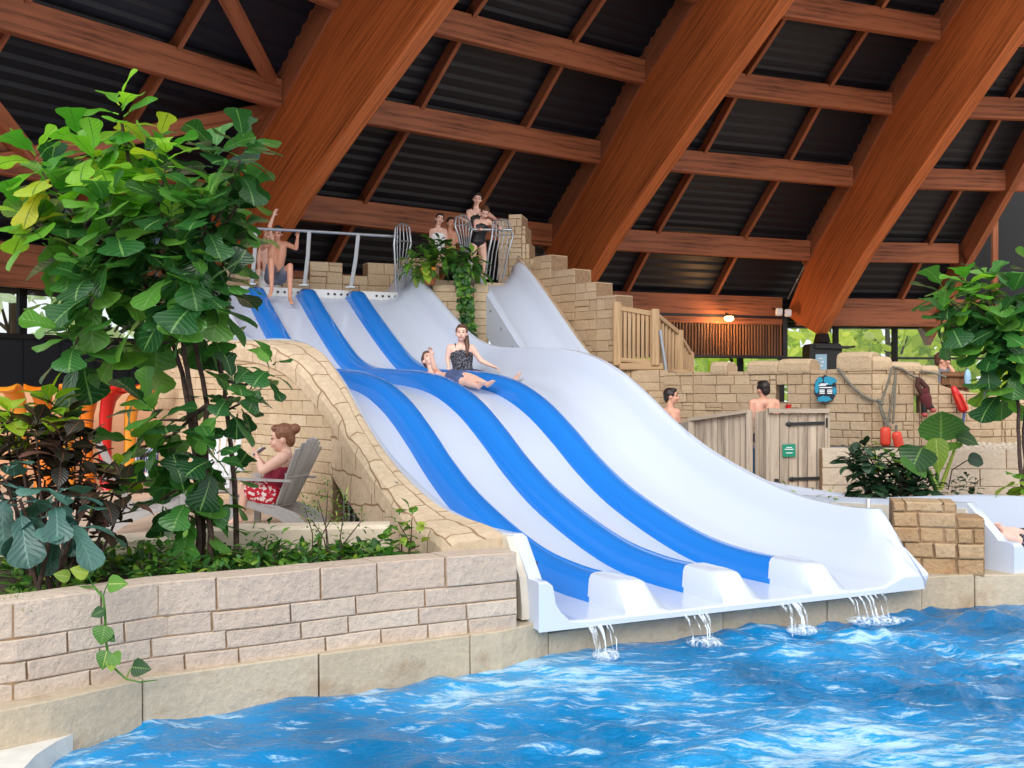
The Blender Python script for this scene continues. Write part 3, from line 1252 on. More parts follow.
# edge rafter where the right bay ends, with dark posts beyond
mb = MB()
for j in range(4):
    R0, R1 = LEV[j] + (.9 if j == 0 else 0), LEV[j + 1]
    mb.beam(BP(3, .56, R0, zo(R0) - .12), BP(3, .56, R1 - .1, zo(R1 - .1) - .12), .2, .7)
tag(mb.build('rafter', M['timber']), 'heavy timber edge rafter descending to the right fig tree', 'roof beam')
mb = MB()
for k in (.62, .8):
    p = BP(3, k, 33.6, .5)
    mb.beam(V((p.x, p.y, 4.4)), V((p.x, p.y, 9.5)), .16, .16, V((0, 1, 0)))
struct(mb.build('trim_7', M['timber']))
mb = MB()
p, q = BP(3, .55, 34.4, 4.2), BP(3, 1.05, 34.4, 4.2)
mb.slab([p, q, q + Z * 9, p + Z * 9], V((.0, .15, 0)))
struct(mb.build('wall_far_right', M['black']))

# skylight in the roof over the wooden railing bay
sk = thing('skylight', BP(2, .56, 23.9, zo(23.9) + .4), 'bright skylight pane in the roof at the top edge', 'skylight')
mb = MB()
mb.slab([BP(2, .40, 25.0, zo(25.0) + .5), BP(2, .73, 25.0, zo(25.0) + .5), BP(2, .73, 21, zo(21) + .5), BP(2, .40, 21, zo(21) + .5)], V((0, 0, .03)))
mb.build('pane', M['glass'], sk)
mb = MB()
for (k0, r0, k1, r1) in ((.40, 25.1, .73, 25.1), (.40, 25.1, .40, 21), (.73, 25.1, .73, 21)):
    mb.beam(BP(2, k0, r0, zo(r0) + .42), BP(2, k1, r1, zo(r1) + .42), .1, .3)
mb.build('frame', M['timber'], sk)

# braces of the left bay
n1 = at(285, 107, 22.6)
n2 = at(28, 156, 18.0)
for a_, b_, w, lab in ((n1, at(224, -8, 18.2), .22, 'timber diagonal brace dropping to the wide rib above the fig tree'),
                       (n1, n2, .26, 'timber strut running from the wide rib behind the fig tree crown'),
                       (n2, at(-40, 72, 15.5), .26, 'timber diagonal brace at the left edge above the fig tree'),
                       (n2, at(-60, 172, 16.2), .24, 'short timber strut at the left edge beside the fig leaves')):
    mb = MB()
    mb.beam(a_, b_, w, w * 1.15, r=.015)
    tag(mb.build('roof_brace', M['timber']), lab, 'roof beam')
mb = MB()
mb.box(n1 + V((.06, .1, 0)), (.36, .12, .5), Matrix.Rotation(-.5, 3, 'Y'))
tag(mb.build('steel_node', M['steel']), 'grey steel node plate joining brace and strut to the wide rib', 'steel plate')

# ---- black pier under the third rib
pr0 = RP(TH[3], 31.3, 3.55)
t = thing('rib_pier', (pr0.x, pr0.y, .5), 'black pier with a pale label under the right timber rib', 'pier')
mb = MB()
yv = pr0.y - .2
sec = [(.46, 0), (.46, 2.74), (.40, 2.82), (.14, 2.86), (.14, 3.12)]
for k in range(len(sec) - 1):
    (w0_, h0), (w1_, h1) = sec[k], sec[k + 1]
    mb.loft([[V((pr0.x + a * w0_, yv + c * .4, .5 + h0)) for a, c in ((-1, -1), (1, -1), (1, 1), (-1, 1))],
             [V((pr0.x + a * w1_, yv + c * (.4 if w1_ > .2 else .16), .5 + h1)) for a, c in ((-1, -1), (1, -1), (1, 1), (-1, 1))]])
mb.build('body', M['black'], t)
mb = MB()
q = at(821, 362, yv - .42)
mb.slab([q + V((-.16, 0, -.22)), q + V((.16, 0, -.22)), q + V((.16, 0, .22)), q + V((-.16, 0, .22))], V((0, -.02, 0)))
lb = mb.build('label', M['sign_blue'], t)
lb['label'] = 'pale blue label on the pier'
for k, (dx, dz, wx) in enumerate(((-.02, .1, .1), (.03, .0, .08), (-.02, -.1, .1))):
    mb = MB()
    mb.box(q + V((dx, -.03, dz)), (wx, .015, .035))
    mb.build('marking', M['sign_white'], lb)
mb = MB()
q = at(815, 346.5, yv - .45)
mb.beam(q, q + V((.95, -.05, -.03)), .1, .08)
mb.tube([q + V((.9, -.05, -.03)), q + V((1.12, -.05, 0))], .03)
mb.build('arm', M['black'], t)
# two little floodlights on the eave beam
for k in range(2):
    q = at(779 + 9 * k, 312 + 1.0 * k, 32.6)
    t = thing('floodlight', q, 'small white floodlight on the eave beam beside the third rib, %s one' % ('outer', 'inner')[k], 'light')
    mb = MB()
    mb.rbox(q, (.2, .14, .22), .03)
    mb.build('housing', M['towel_white'], t)
    mb = MB()
    mb.tube([q + V((0, .05, 0)), q + V((0, .9, .2))], .025)
    mb.build('bracket', M['dark'], t)

# ================================================================== FACADE under the eave
def fac(th, z, R=33.6):
    return RP(th, R, z)


def chord(i, k, z, R=33.6):
    return RP(TH[i], R, z).lerp(RP(TH[i + 1], R, z), k)


wn_ = 0
for b, spans in ((0, [(.0, .30), (.30, .62), (.62, 1.0)]), (2, [(.0, .25), (.25, .55), (.55, .83), (.83, 1.0)]), (3, [(.0, .2), (.2, .42), (.42, .62), (.62, .8)]), (1, [(0, .5), (.5, 1)])):
    zb, zt = (3.06, 4.25) if b == 0 else (1.2, 4.2)
    for (k0, k1) in spans:
        wn_ += 1
        p, q = chord(b, k0, 0), chord(b, k1, 0)
        d = (q - p).normalized()
        n_ = V((-d.y, d.x, 0))
        fr = MB()
        for e, w in ((p, .12), (q, .12)):
            fr.beam(e + Z * zb, e + Z * zt, .16, w, n_)
        fr.beam(p + Z * zb, q + Z * zb, .16, .1)
        fr.beam(p + Z * zt, q + Z * zt, .16, .16)
        if b >= 2:
            fr.beam(p + Z * 3.0, q + Z * 3.0, .1, .07)
        o = struct(fr.build('window_%d' % wn_, M['dark']))
        gl = MB()
        gl.slab([p + Z * zb, q + Z * zb, q + Z * zt, p + Z * zt], n_ * .02)
        gl.build('pane', M['glass'], o)
    w = MB()
    p, q = chord(b, 0, 0), chord(b, 1, 0)
    d = (q - p).normalized()
    n_ = V((-d.y, d.x, 0))
    if b == 0:
        w.slab([p + Z * .2, q + Z * .2, q + Z * 3.02, p + Z * 3.02], n_ * .2)
        struct(w.build('wall_left', M['navy_wall']))
        w = MB()
        w.beam(p + Z * 4.35, q + Z * 4.35, .3, .2)
        for k in range(12):
            e = p.lerp(q, (k + .5) / 12)
            w.beam(e - n_ * .02 + Z * .3, e - n_ * .02 + Z * 3.0, .03, .02, n_)
        struct(w.build('trim_2', M['navy_wall']))
    else:
        w.slab([p + Z * .2, q + Z * .2, q + Z * 1.15, p + Z * 1.15], n_ * .2)
        struct(w.build('wall_sill', M['navy_wall']))
        w = MB()
        w.beam(p + Z * 4.3, q + Z * 4.3, .3, .16)
        struct(w.build('trim_3', M['dark']))

# bamboo screen under the eave beam
bs = thing('bamboo_screen', chord(2, .45, 3.0, 33.1), 'screen of dark bamboo canes lit by the wall lamp', 'screen')
mb = MB()
rb = random.Random(3)
pA, pB_ = chord(2, .245, 0, 33.15), chord(2, .985, 0, 33.15)
nb = 62
for k in range(nb):
    p = pA.lerp(pB_, (k + .5) / nb)
    r = rb.uniform(.026, .036)
    mb.tube([p + Z * 2.98, p + Z * 4.2], r, 6)
mb.build('canes', M['bamboo'], bs)
mb = MB()
off = V((.0, .08, 0))
mb.slab([pA + off + Z * 2.98, pB_ + off + Z * 2.98, pB_ + off + Z * 4.22, pA + off + Z * 4.22], V((0, .04, 0)))
mb.build('back_board', M['black'], bs)
mb = MB()
for z in (3.0, 4.2):
    mb.beam(pA - V((0, .06, 0)) + Z * z, pB_ - V((0, .06, 0)) + Z * z, .06, .08)
mb.beam(pB_ + Z * 2.95, pB_ + Z * 4.2, .14, .14, V((0, 1, 0)))
mb.build('frame', M['dark'], bs)
# lamp over it
lp = at(729, 318.5, 32.3)
t = thing('wall_lamp', lp, 'glowing warm lamp under the eave beam above the bamboo screen', 'lamp')
mb = MB()
mb.ell(lp, (.14, .12, .085))
mb.build('bulb', M['bulb'], t)
mb = MB()
mb.tube([lp + Z * .07, lp + V((0, .25, .14)), lp + V((0, .75, .2))], .025)
mb.ell(lp + Z * .08, (.09, .09, .04))
mb.build('bracket', M['dark'], t)
ld = bpy.data.lights.new('wall_lamp_light', 'POINT')
ld.energy = 55
ld.color = (1, .5, .2)
ld.shadow_soft_size = .1
lo_ = bpy.data.objects.new('wall_lamp_light', ld)
COL.objects.link(lo_)
lo_.location = lp + V((0, -.1, -.22))

# low tan wall with the curved plastic posts on the left
tw = [(-9.5, 15.7), (-4.95, 16.4)]
mb = MB()
p, q = V((*tw[0], 0)), V((*tw[1], 0))
mb.slab([p + Z * .3, q + Z * .3, q + Z * 1.97, p + Z * 1.97], V((-.05, .25, 0)))
struct(mb.build('wall_tan', M['tan_wall']))


# ================================================================== THE BLUE AND WHITE SLIDE
slide = thing('water_slide', SP(0, 1.2, .2), 'wide four lane white water slide with three blue dividers', 'water slide')


def hl(s):
    return interp(s, [-.56, -.42, -.16, 0, 12.2, 12.9], [.32, .32, .63, .62, .62, .62])


def hr(s):
    return interp(s, [-.58, -.5, -.30, .07, .6, 11.4, 12.05, 12.5, 12.75, 12.9], [.08, .14, .28, .60, .585, .56, .60, .70, .68, .5])


def shell_loop(s, z):
    a, b = hl(s), hr(s)
    e_ = interp(s, [-.6, -.3, .07], [.16, .09, 0])
    top = [(-.80, a), (-.72, a), (-.68, a - .03), (-.655, a * .5), (-.61, .09), (-.53, .012), (-.4, 0), (.1, 0), (.6, 0), (1.1, 0), (1.6, 0), (2.05, 0), (2.45, 0), (2.7, .004),
           (2.84, .05), (2.93, .13), (2.985, .205), (3.06, .245), (3.13, .36), (3.19, b - .05), (3.24, b), (3.32 - e_, b), (3.35 - e_, b - .03)]
    pts = [SP(s, t, z + min(h, b if t > 2.7 else 9)) for t, h in top]
    return pts + [SP(s, 3.35 - e_, z - .04), SP(s, -.80, z - .04)]


mb = MB()
S_ALL = [-.58, -.57, -.55, -.5, -.42, -.3, -.16, 0.0, .07] + frange(.2, 12.9, 76)
loops = []
for s in S_ALL:
    dz = {-.58: -.015, -.57: -.004}.get(s, 0)
    loops.append(shell_loop(s, zs(s) + dz))
mb.loft(loops, smooth=True)
shell = mb.build('lane_shell', M['white'], slide)
md = shell.modifiers.new('edges', 'EDGE_SPLIT')
md.split_angle = math.radians(42)

RIDGE = [(-.035, -.03), (-.02, .03), (.02, .135), (.055, .185), (.10, .21), (.17, .215), (.24, .21), (.285, .185), (.32, .135), (.36, .03), (.375, -.03)]
for k in range(3):
    t0 = .95 * k
    mb = MB()
    loops = []
    for s in [0.0] + frange(.2, 11.8, 70) + [11.93, 12.0]:
        kk = 1.0 if s < 11.9 else (.8 if s < 11.95 else .45)
        kk2 = min(1.0, .72 + .28 * abs((s - 6) / 6.0))
        loops.append([SP(s, t0 + t, zs(s) + h * kk) for t, h in RIDGE])
    mb.loft(loops, smooth=True)
    dv = mb.build('divider', M['blue'], slide)
    dv['label'] = 'blue lane divider'
    md = dv.modifiers.new('edges', 'EDGE_SPLIT')
    md.split_angle = math.radians(50)
    mb = MB()
    cap = [(-.02, -.03), (-.015, .04), (-.002, .19), (.02, .228), (.06, .24), (.22, .24), (.26, .225), (.29, .18), (.37, .02), (.38, -.03)]
    loops = []
    for s, kz, kt in ((.025, 1, 1), (.0, 1.0, 1.0), (-.3, 1.0, 1.0), (-.39, .97, .98), (-.425, .88, .97), (-.545, .12, 1.05), (-.575, -.1, 1.05)):
        loops.append([SP(s, t0 + .15 + (t - .15) * kt, zs(s) + (h * kz if h > 0 else h)) for t, h in cap])
    mb.loft(loops, smooth=True)
    ec = mb.build('end_cap', M['white'], dv)
    ec['label'] = 'white stepped end of the divider'
    md = ec.modifiers.new('edges', 'EDGE_SPLIT')
    md.split_angle = math.radians(38)

# start board with its row of jet holes
mb = MB()
mb.slab([SP(12.02, -.7, 3.66), SP(12.02, 3.12, 3.66), SP(12.02, 3.12, 3.87), SP(12.02, -.7, 3.87)], US * .05)
sb = mb.build('start_board', M['white2'], slide)
mb = MB()
for k in range(4):
    for j in range(4):
        t = -.46 + .95 * k + .11 + j * .125 - (.15 if k == 0 else 0)
        c = SP(12.0, t, 3.79)
        mb.tube([c, c + US * .03], .022, 8)
jh = mb.build('jet_hole', M['black'], sb)
jh['kind'] = 'stuff'
# bolted outer end plate at the lower left
mb = MB()
for ta_, tb_ in ((-.86, -.80),):
    mb.loft([[SP(s, ta_, .26), SP(s, tb_, .26), SP(s, tb_, z), SP(s, ta_, z)] for s, z in ((-.42, .36), (-.38, .58), (-.16, .86), (.3, .86))])
mb.build('end_plate', M['cream'], slide)
for s, z in ((-.02, .8), (.2, .8), (.24, .4)):
    mb = MB()
    mb.ell(SP(s, -.87, z), .014, nu=8, nv=6)
    mb.build('bolt', M['steel'], slide)

# water running off the lips
for (t, w, lab) in ((.62, .22, 'thin water trickle falling off the first lane'), (1.62, .2, 'water trickle falling off the second slide lane'), (2.45, .38, 'widest water stream falling off the right slide lane'), (-.3, .16, 'faint dribble of water at the left slide corner')):
    mb = MB()
    rs = random.Random(int(t * 10 + 20))
    for k in range(7):
        tt = t + w * (k / 6.0 - .5) + rs.uniform(-.03, .03)
        r = rs.uniform(.005, .014)
        fw = rs.uniform(.0, .05)
        mb.tube([SP(-.60, tt, .2), SP(-.64 - fw * .4, tt, .16), SP(-.67 - fw, tt, .02 if rs.random() < .7 else .1), SP(-.68 - fw, tt, -.04)], [r, r * .9, r * .7, r * .5], 6)
    mb.ell(SP(-.72, t, .0), (w * .7, .12, .045), nu=10, nv=6)
    tag(mb.build('falling_water', M['stream']), lab, 'water', kind='stuff')

# ================================================================== THE SECOND SLIDE
s2 = thing('water_slide', SP(0, 5.0, .2), 'plain white single slide coming down between stone walls to the right lip', 'water slide')
P2 = [-.56, 0, 3, 4.5, 6, 7, 8, 9.39, 9.75, 11.28, 12.1, 12.5]
Z2 = [.23, .25, .26, .32, .5, .8, 1.30, 2.14, 2.37, 3.55, 4.1, 4.14]


def zs2(s):
    return smooth_interp(s, P2, Z2)


def h2(s):
    return interp(s, [-.58, -.42, -.38, -.05, 2.6, 5, 9, 12.1, 12.4, 12.5], [.30, .30, .34, .62, .47, .5, .5, .5, .42, .2])


mb = MB()
loops = []
for s in [-.60, -.585, -.56, -.5, -.42, -.38, -.2, -.05] + frange(.2, 12.5, 64):
    dz = {-.60: -.035, -.585: -.012}.get(s, 0)
    z = zs2(s) + dz
    a = h2(s)
    ar_ = a if s < .8 or s > 8 else min(a, interp(s, [.8, 2.4, 6, 8], [.58, .40, .38, .5]))
    top = [(4.36, a), (4.47, a), (4.51, a - .03), (4.56, a * .5), (4.64, .1), (4.76, .02), (5.0, 0), (5.25, .02), (5.38, .1), (5.5, ar_ * .5), (5.56, ar_ - .03), (5.60, ar_), (5.66, ar_)]
    lo = -.07
    loops.append([SP(s, t, z + h) for t, h in top] + [SP(s, 5.66, z + lo), SP(s, 4.36, z + lo)])
mb.loft(loops, smooth=True)
sh2 = mb.build('slide_shell', M['white'], s2)
md = sh2.modifiers.new('edges', 'EDGE_SPLIT')
md.split_angle = math.radians(42)
mb = MB()
loops = []
for s in frange(-.05, 6.5, 20):
    z = zs2(s)
    a = h2(s)
    loops.append([SP(s, 4.34, z - .1), SP(s, 4.36, z - .1), SP(s, 4.36, z + a - .06), SP(s, 4.34, z + a - .06)])
mb.loft(loops)
mb.build('outer_panel', M['cream'], s2)
for (s, w) in ((1.25, .03), (.25, .03)):
    mb = MB()
    z = zs2(s) + h2(s)
    mb.beam(SP(s, 4.325, z), SP(s, 4.325, z - .14), .04, .03)
    mb.ell(SP(s, 4.315, z - .15), .03, nu=8, nv=6)
    mb.build('bracket', M['white2'], s2)
mb = MB()
loops = []
for s, lo in ((8.6, .5), (9.2, .45), (9.75, .42), (10.0, .75), (10.6, .85), (11.25, .78), (11.3, .6)):
    z = zs2(s) + h2(s)
    loops.append([SP(s, 4.33, z - lo), SP(s, 4.36, z - lo), SP(s, 4.36, z - .02), SP(s, 4.33, z - .02)])
mb.loft(loops)
mb.build('skirt', M['white'], s2)
for s in (9.9, 10.35, 10.8, 11.2):
    mb = MB()
    z = zs2(s) + h2(s)
    mb.ell(SP(s, 4.32, z - .2), .022, nu=8, nv=6)
    mb.build('bolt', M['steel'], s2)

# ================================================================== BARS AND CAGES AT THE TOP
rail = thing('grab_rail', SP(11.8, 1.0, 3.9), 'galvanised grab rail across the top of the blue slide', 'rail')
for (pa_, pb_) in (((304.5, 286), (309.5, 231)), ((351, 288), (358.5, 234)), ((252, 285), (256, 229))):
    yb = {304.5: 20.05, 351: 20.5, 252: 19.6}[pa_[0]]
    mb = MB()
    p, q = at(*pa_, yb), at(*pb_, yb - .12)
    mb.beam(p, p.lerp(q, .55) + V((.015, 0, 0)), .065, .065, V((0, 1, 0)))
    mb.beam(p.lerp(q, .55) + V((.015, 0, 0)), q, .065, .065, V((0, 1, 0)))
    mb.box(p + Z * .01, (.18, .18, .02))
    mb.build('post', M['steel'], rail)
mb = MB()
mb.tube([at(236, 227.3, 19.35), at(256, 228.5, 19.48), at(309, 231.2, 19.93), at(358, 234.2, 20.38), at(398, 236.6, 20.75)], .028, 8)
mb.build('bar', M['steel'], rail)


def cage(name, label, cx_, pts, y, tilt):
    """bulging guard of bent vertical bars; pts = outline columns (x top, y top, x mid, x bottom, y bottom)"""
    t = thing(name, at(cx_, pts[0][4], y), label, 'guard rail')
    mb = MB()
    cols = []
    for i, (xt, yt, xm, xb, yb_) in enumerate(pts):
        dy = tilt * (i / (len(pts) - 1.0) - .5)
        ym = (yt + yb_) / 2 - (yb_ - yt) * .12
        c = [at(xt, yt, y + dy), at(xm, ym - (yb_ - yt) * .12, y + dy - .10), at((xm + xb) / 2, ym + (yb_ - yt) * .16, y + dy - .08), at(xb, yb_, y + dy)]
        cols.append(c)
        mb.tube(c, .011 if 0 < i < len(pts) - 1 else .022, 6)
    mb.build('bars', M['steel'], t)
    mb = MB()
    for j in (0, 1):
        mb.tube([c[j] for c in cols], .016, 6)
    mb.build('hoop', M['steel'], t)
    return t


cage('guard_cage', 'bent bar guard at the right end of the grab rail beside the planter', 401,
     [(395.5, 228, 394, 396, 291), (397.5, 225.5, 397, 398, 291), (400, 224, 400, 399.5, 291), (403, 223.5, 404, 401, 290), (406, 225, 408, 402.5, 289), (409, 227, 411, 404, 288)], 20.9, .5)
cage('guard_cage', 'bent bar guard between the planter and the woman in the black halter swimsuit', 463,
     [(456, 217, 455, 462, 252), (459, 216, 459, 463.5, 252), (462, 215, 462.5, 465, 252), (465, 215.5, 466, 466, 252), (467.5, 218, 469.5, 467, 252), (470, 222, 472, 468, 252)], 21.6, .4)
cage('guard_cage', 'bent bar guard right of the girl leaning on the bar', 502,
     [(493, 222, 492, 485, 279), (496, 220.5, 496, 489, 279.5), (499, 219.5, 500, 493, 280), (502, 219, 504, 497, 280), (505, 219.5, 509, 500, 279.5), (508, 221, 513, 503, 279)], 21.7, .5)
lean = thing('grab_rail', at(490, 229.5, 21.72), 'short steel bar the girl in black leans on', 'rail')
mb = MB()
mb.tube([at(468, 229.5, 21.75), at(512, 229.8, 21.7)], .028, 8)
mb.build('bar', M['steel'], lean)

# ================================================================== WOODEN LANDING, RAILING, STAIR
ld_ = thing('wooden_railing', at(640, 370, 20.3), 'wooden railing of the landing and stair beside the stepped stone wall', 'railing')
yy = 20.25


def railing(pa0, pa1, yb0, yb1, y0, y1, n, first=True):
    """pa = top line pixels, yb = bottom rail pixel rows"""
    mb = MB()
    mb.beam(at(pa0[0], pa0[1], y0), at(pa1[0], pa1[1], y1), .1, .09, r=.01)
    mb.build('top_rail', M['rail_wood'], ld_)
    mb = MB()
    mb.beam(at(pa0[0], yb0, y0), at(pa1[0], yb1, y1), .08, .08, r=.01)
    mb.build('bottom_rail', M['rail_wood'], ld_)
    for k in range(n):
        f_ = (k + .6) / (n + .2)
        y = y0 + (y1 - y0) * f_
        x = pa0[0] + (pa1[0] - pa0[0]) * f_
        mb = MB()
        mb.beam(at(x, pa0[1] + (pa1[1] - pa0[1]) * f_, y), at(x, yb0 + (yb1 - yb0) * f_, y), .055, .05, V((0, 1, 0)))
        mb.build('baluster', M['rail_wood'], ld_)


railing((618, 308), (654, 314), 359.5, 362.5, 20.35, 20.2, 8)
railing((657, 316), (678, 333), 366, 382, 20.25, 21.2, 6)
railing((679, 336), (690, 354), 384, 396, 21.25, 22.0, 5)
for (x, yt, yb_, y) in ((617, 302, 366, 20.36), (655, 309, 366, 20.18), (679, 330, 386, 21.2), (690, 352, 397, 22.0)):
    mb = MB()
    mb.beam(at(x, yb_, y), at(x, yt, y), .15, .15, V((0, 1, 0)), r=.02)
    mb.build('post', M['rail_wood'], ld_)
land = thing('stair_landing', at(636, 370, 20.8), 'wooden landing with stair stringer under the railing', 'landing')
mb = MB()
c = at(637, 367.5, 20.9)
mb.rbox(c, (.82, 1.5, .13), .02)
mb.build('deck', M['rail_wood'], land)
mb = MB()
mb.beam(at(657, 369, 20.3), at(692, 398, 22.05), .08, .24)
mb.build('stringer', M['rail_wood'], land)
mb = MB()
for k in range(7):
    f_ = k / 6.0
    q = at(657 + 35 * f_, 371 + 29 * f_, 20.6 + 1.7 * f_)
    mb.box(q + V((.25, .2, 0)), (.7, .3, .05))
mb.build('steps', M['rail_wood'], land)
pole = thing('handrail_pole', at(668, 385, 20.1), 'thin pale metal handrail post in front of the stair railing', 'pole')
mb = MB()
mb.tube([at(660, 330, 20.1), at(666.5, 374, 20.1), at(667, 386, 20.1)], .03, 8)
mb.build('tube', M['steel'], pole)
mb = MB()
mb.rbox(at(667, 378, 20.08), (.1, .1, .12), .02)
mb.build('joint', M['sign_white'], pole)
lp2 = at(643.5, 370.2, 20.4)
t = thing('downlight', lp2, 'small lit lamp under the wooden landing', 'lamp')
mb = MB()
mb.ell(lp2, (.08, .08, .045), nu=10, nv=6)
mb.build('bulb', M['bulb'], t)
mb = MB()
mb.tube([lp2 + Z * .02, lp2 + Z * .07], .1, 12)
mb.build('ring', M['dark'], t)
ld2 = bpy.data.lights.new('downlight_light', 'POINT')
ld2.energy = 6
ld2.color = (1, .65, .35)
ld2.shadow_soft_size = .06
lo2 = bpy.data.objects.new('downlight_light', ld2)
COL.objects.link(lo2)
lo2.location = lp2 + V((0, -.1, -.1))

# ================================================================== HOT TUB ENCLOSURE
he = thing('wooden_fence', at(735, 440, 16.2), 'weathered board fence around the hot tub, left of the door', 'fence')
rf = random.Random(12)


def boards(pxa, pxb, ya, yb_, ta_, tb_, n, parent, name='board'):
    """upright boards between two pixel columns; ta_/tb_ pixel rows of the top"""
    mb = MB()
    for k in range(n):
        f0, f1 = k / n, (k + 1) / n
        p0 = at(pxa + (pxb - pxa) * f0, 410, ya + (yb_ - ya) * f0)
        p1 = at(pxa + (pxb - pxa) * f1, 410, ya + (yb_ - ya) * f1)
        y = ya + (yb_ - ya) * (f0 + f1) / 2
        top = at(0, ta_ + (tb_ - ta_) * (f0 + f1) / 2 + rf.uniform(-.4, .4), y).z
        d = (p1 - p0)
        m = (p0 + p1) / 2
        h = top - .45
        mb.rbox((m.x, m.y + rf.uniform(-.01, .01), .45 + h / 2), (h, .03, d.length - .008), .006,
                Matrix(((0, -d.normalized().y, d.normalized().x), (0, d.normalized().x, d.normalized().y), (1, 0, 0))))
    return mb.build(name, M['grey_wood'], parent)


boards(664, 690, 18.4, 17.0, 424, 422, 4, he, 'back_boards')
boards(690, 746, 16.9, 16.2, 421, 412.5, 10, he, 'boards')
boards(755, 768, 16.1, 15.95, 411.5, 410.5, 3, he, 'narrow_boards')
for (x, y, yt) in ((691, 16.85, 419), (749, 16.12, 410.5), (768.6, 15.9, 409.5)):
    mb = MB()
    q = at(x, yt, y)
    mb.beam(V((q.x, q.y, .4)), q, .1, .1, V((0, 1, 0)), r=.012)
    mb.build('post', M['grey_wood'], he)
mb = MB()
mb.beam(at(690, 419.5, 16.85), at(749, 411, 16.1), .12, .05)
mb.build('cap_rail', M['grey_wood'], he)
hd = thing('wooden_door', at(797, 450, 15.85), 'weathered plank door of the hot tub with black strap hinges', 'door')
boards(770, 826, 15.86, 15.86, 413.5, 413.0, 6, hd, 'planks')
mb = MB()
mb.beam(at(768, 410.5, 15.83), at(828, 410.8, 15.83), .14, .06)
q = at(826.8, 413, 15.84)
mb.beam(V((q.x, q.y, .45)), q, .07, .06, V((0, 1, 0)))
mb.build('frame', M['grey_wood'], hd)
for (ya_, xl) in ((423.5, 789), (478.5, 792)):
    mb = MB()
    a_, b_ = at(xl, ya_ + .6, 15.82), at(826, ya_ - .6, 15.82)
    mb.beam(a_, b_, .015, .045)
    mb.ell(a_, (.05, .012, .035), nu=10, nv=6)
    mb.box(at(826.5, ya_ - .6, 15.82), (.03, .03, .14))
    hg = mb.build('strap_hinge', M['dark'], hd)
    hg['label'] = 'black iron strap hinge'
mb = MB()
mb.box(at(776.5, 481, 15.82), (.06, .03, .06))
mb.tube([at(775, 483, 15.81), at(781, 483, 15.8)], .012)
mb.build('latch', M['dark'], hd)
sg = thing('door_sign', at(788.5, 457, 15.8), 'small green notice on the plank door', 'sign')
mb = MB()
a_ = [at(782.5, 444.5, 15.8), at(795.3, 444, 15.8), at(795.6, 456.5, 15.8), at(782.8, 457, 15.8)]
mb.slab(a_, V((0, .02, 0)))
mb.build('plate', M['sign_green'], sg)
mb = MB()
for (x0, x1, y) in ((786.5, 792, 447.5), (784.8, 793.5, 449.3), (786, 792.5, 453)):
    mb.beam(at(x0, y, 15.79), at(x1, y, 15.79), .008, .012)
mb.build('lettering', M['sign_white'], sg)

# round pool sign on the castle wall
rs_s, rs_p = px_s(825)
yw_ = rs_p.y - .14
sg = thing('round_sign', at(825.5, 402, yw_), 'round navy and turquoise sign on the castle wall', 'sign')
ctr = at(825.5, 388.8, yw_)


def disc(mb, c, rx, rz, th, n=28, wob=0, seed=0):
    rr = random.Random(seed)
    lp = []
    for k in range(n):
        a = 2 * PI * k / n
        w_ = 1 + wob * rr.uniform(-1, 1)
        lp.append(c + V((rx * math.cos(a) * w_, 0, rz * math.sin(a) * w_)))
    mb.loft([lp, [p + V((0, th, 0)) for p in lp]])


mb = MB()
disc(mb, ctr, .175, .21, .03, 30, .06, 3)
mb.build('plate', M['sign_navy'], sg)
mb = MB()
for (dx, dz, rx, rz) in ((.06, .13, .1, .06), (-.02, -.16, .11, .045), (-.14, .02, .035, .09), (.14, -.03, .03, .06), (-.09, .14, .05, .04)):
    disc(mb, ctr + V((dx, -.012, dz)), rx, rz, .02, 14, .2, int(dx * 100) + 50)
mb.build('splash', M['sign_teal'], sg)
mb = MB()
for (x0, x1, z) in ((-.09, .03, .075), (-.11, .0, .055), (-.1, .1, .02), (-.1, -.02, -.02), (-.1, -.02, -.045), (-.1, -.02, -.07), (.02, .1, -.02), (.02, .1, -.045), (.02, .1, -.07)):
    mb.beam(ctr + V((x0, -.02, z)), ctr + V((x1, -.02, z)), .012, .016)
mb.build('lettering', M['sign_white'], sg)

# ropes, buoys, torpedo buoy and the hanging doll on the castle wall


def sag(a, b, n, dip):
    return [a.lerp(b, k / n) - Z * dip * 4 * (k / n) * (1 - k / n) for k in range(n + 1)]


yk = c1.y - .16
k0 = at(881, 402, yk)
rp = thing('mooring_rope', at(888, 426, yk), 'grey rope hung in loops on the castle wall above two red buoys', 'rope')
mb = MB()
mb.tube(sag(at(838, 368, 17.2), k0, 12, .12) + [k0], .022, 6)
for (p, q) in (((878, 399), (886, 426)), ((879, 401), (889, 424)), ((881, 402), (892, 368)), ((896, 370), (893, 424)), ((887, 426), (896, 371))):
    mb.tube(sag(at(*p, yk), at(*q, yk), 8, .03), .018, 6)
mb.build('strands', M['rope'], rp)
for (x, y) in ((880, 401), (887, 425)):
    mb = MB()
    for k in range(3):
        mb.ell(at(x + k * .8, y + k * 1.2, yk), (.045, .04, .035), nu=8, nv=6)
    mb.build('knot', M['rope'], rp)
rp2 = thing('mooring_rope', at(915, 376, 17.05), 'thin rope strung along the top of the castle wall to the doll', 'rope')
mb = MB()
mb.tube([at(893, 367, 16.9), at(902, 369, 17.0), at(913, 376, 17.0), at(924, 381, 17.05)], .02, 6)
mb.tube([at(921, 371, 17.05), at(934, 373, 17.1), at(946, 377, 17.1)], .018, 6)
mb.build('strands', M['rope'], rp2)


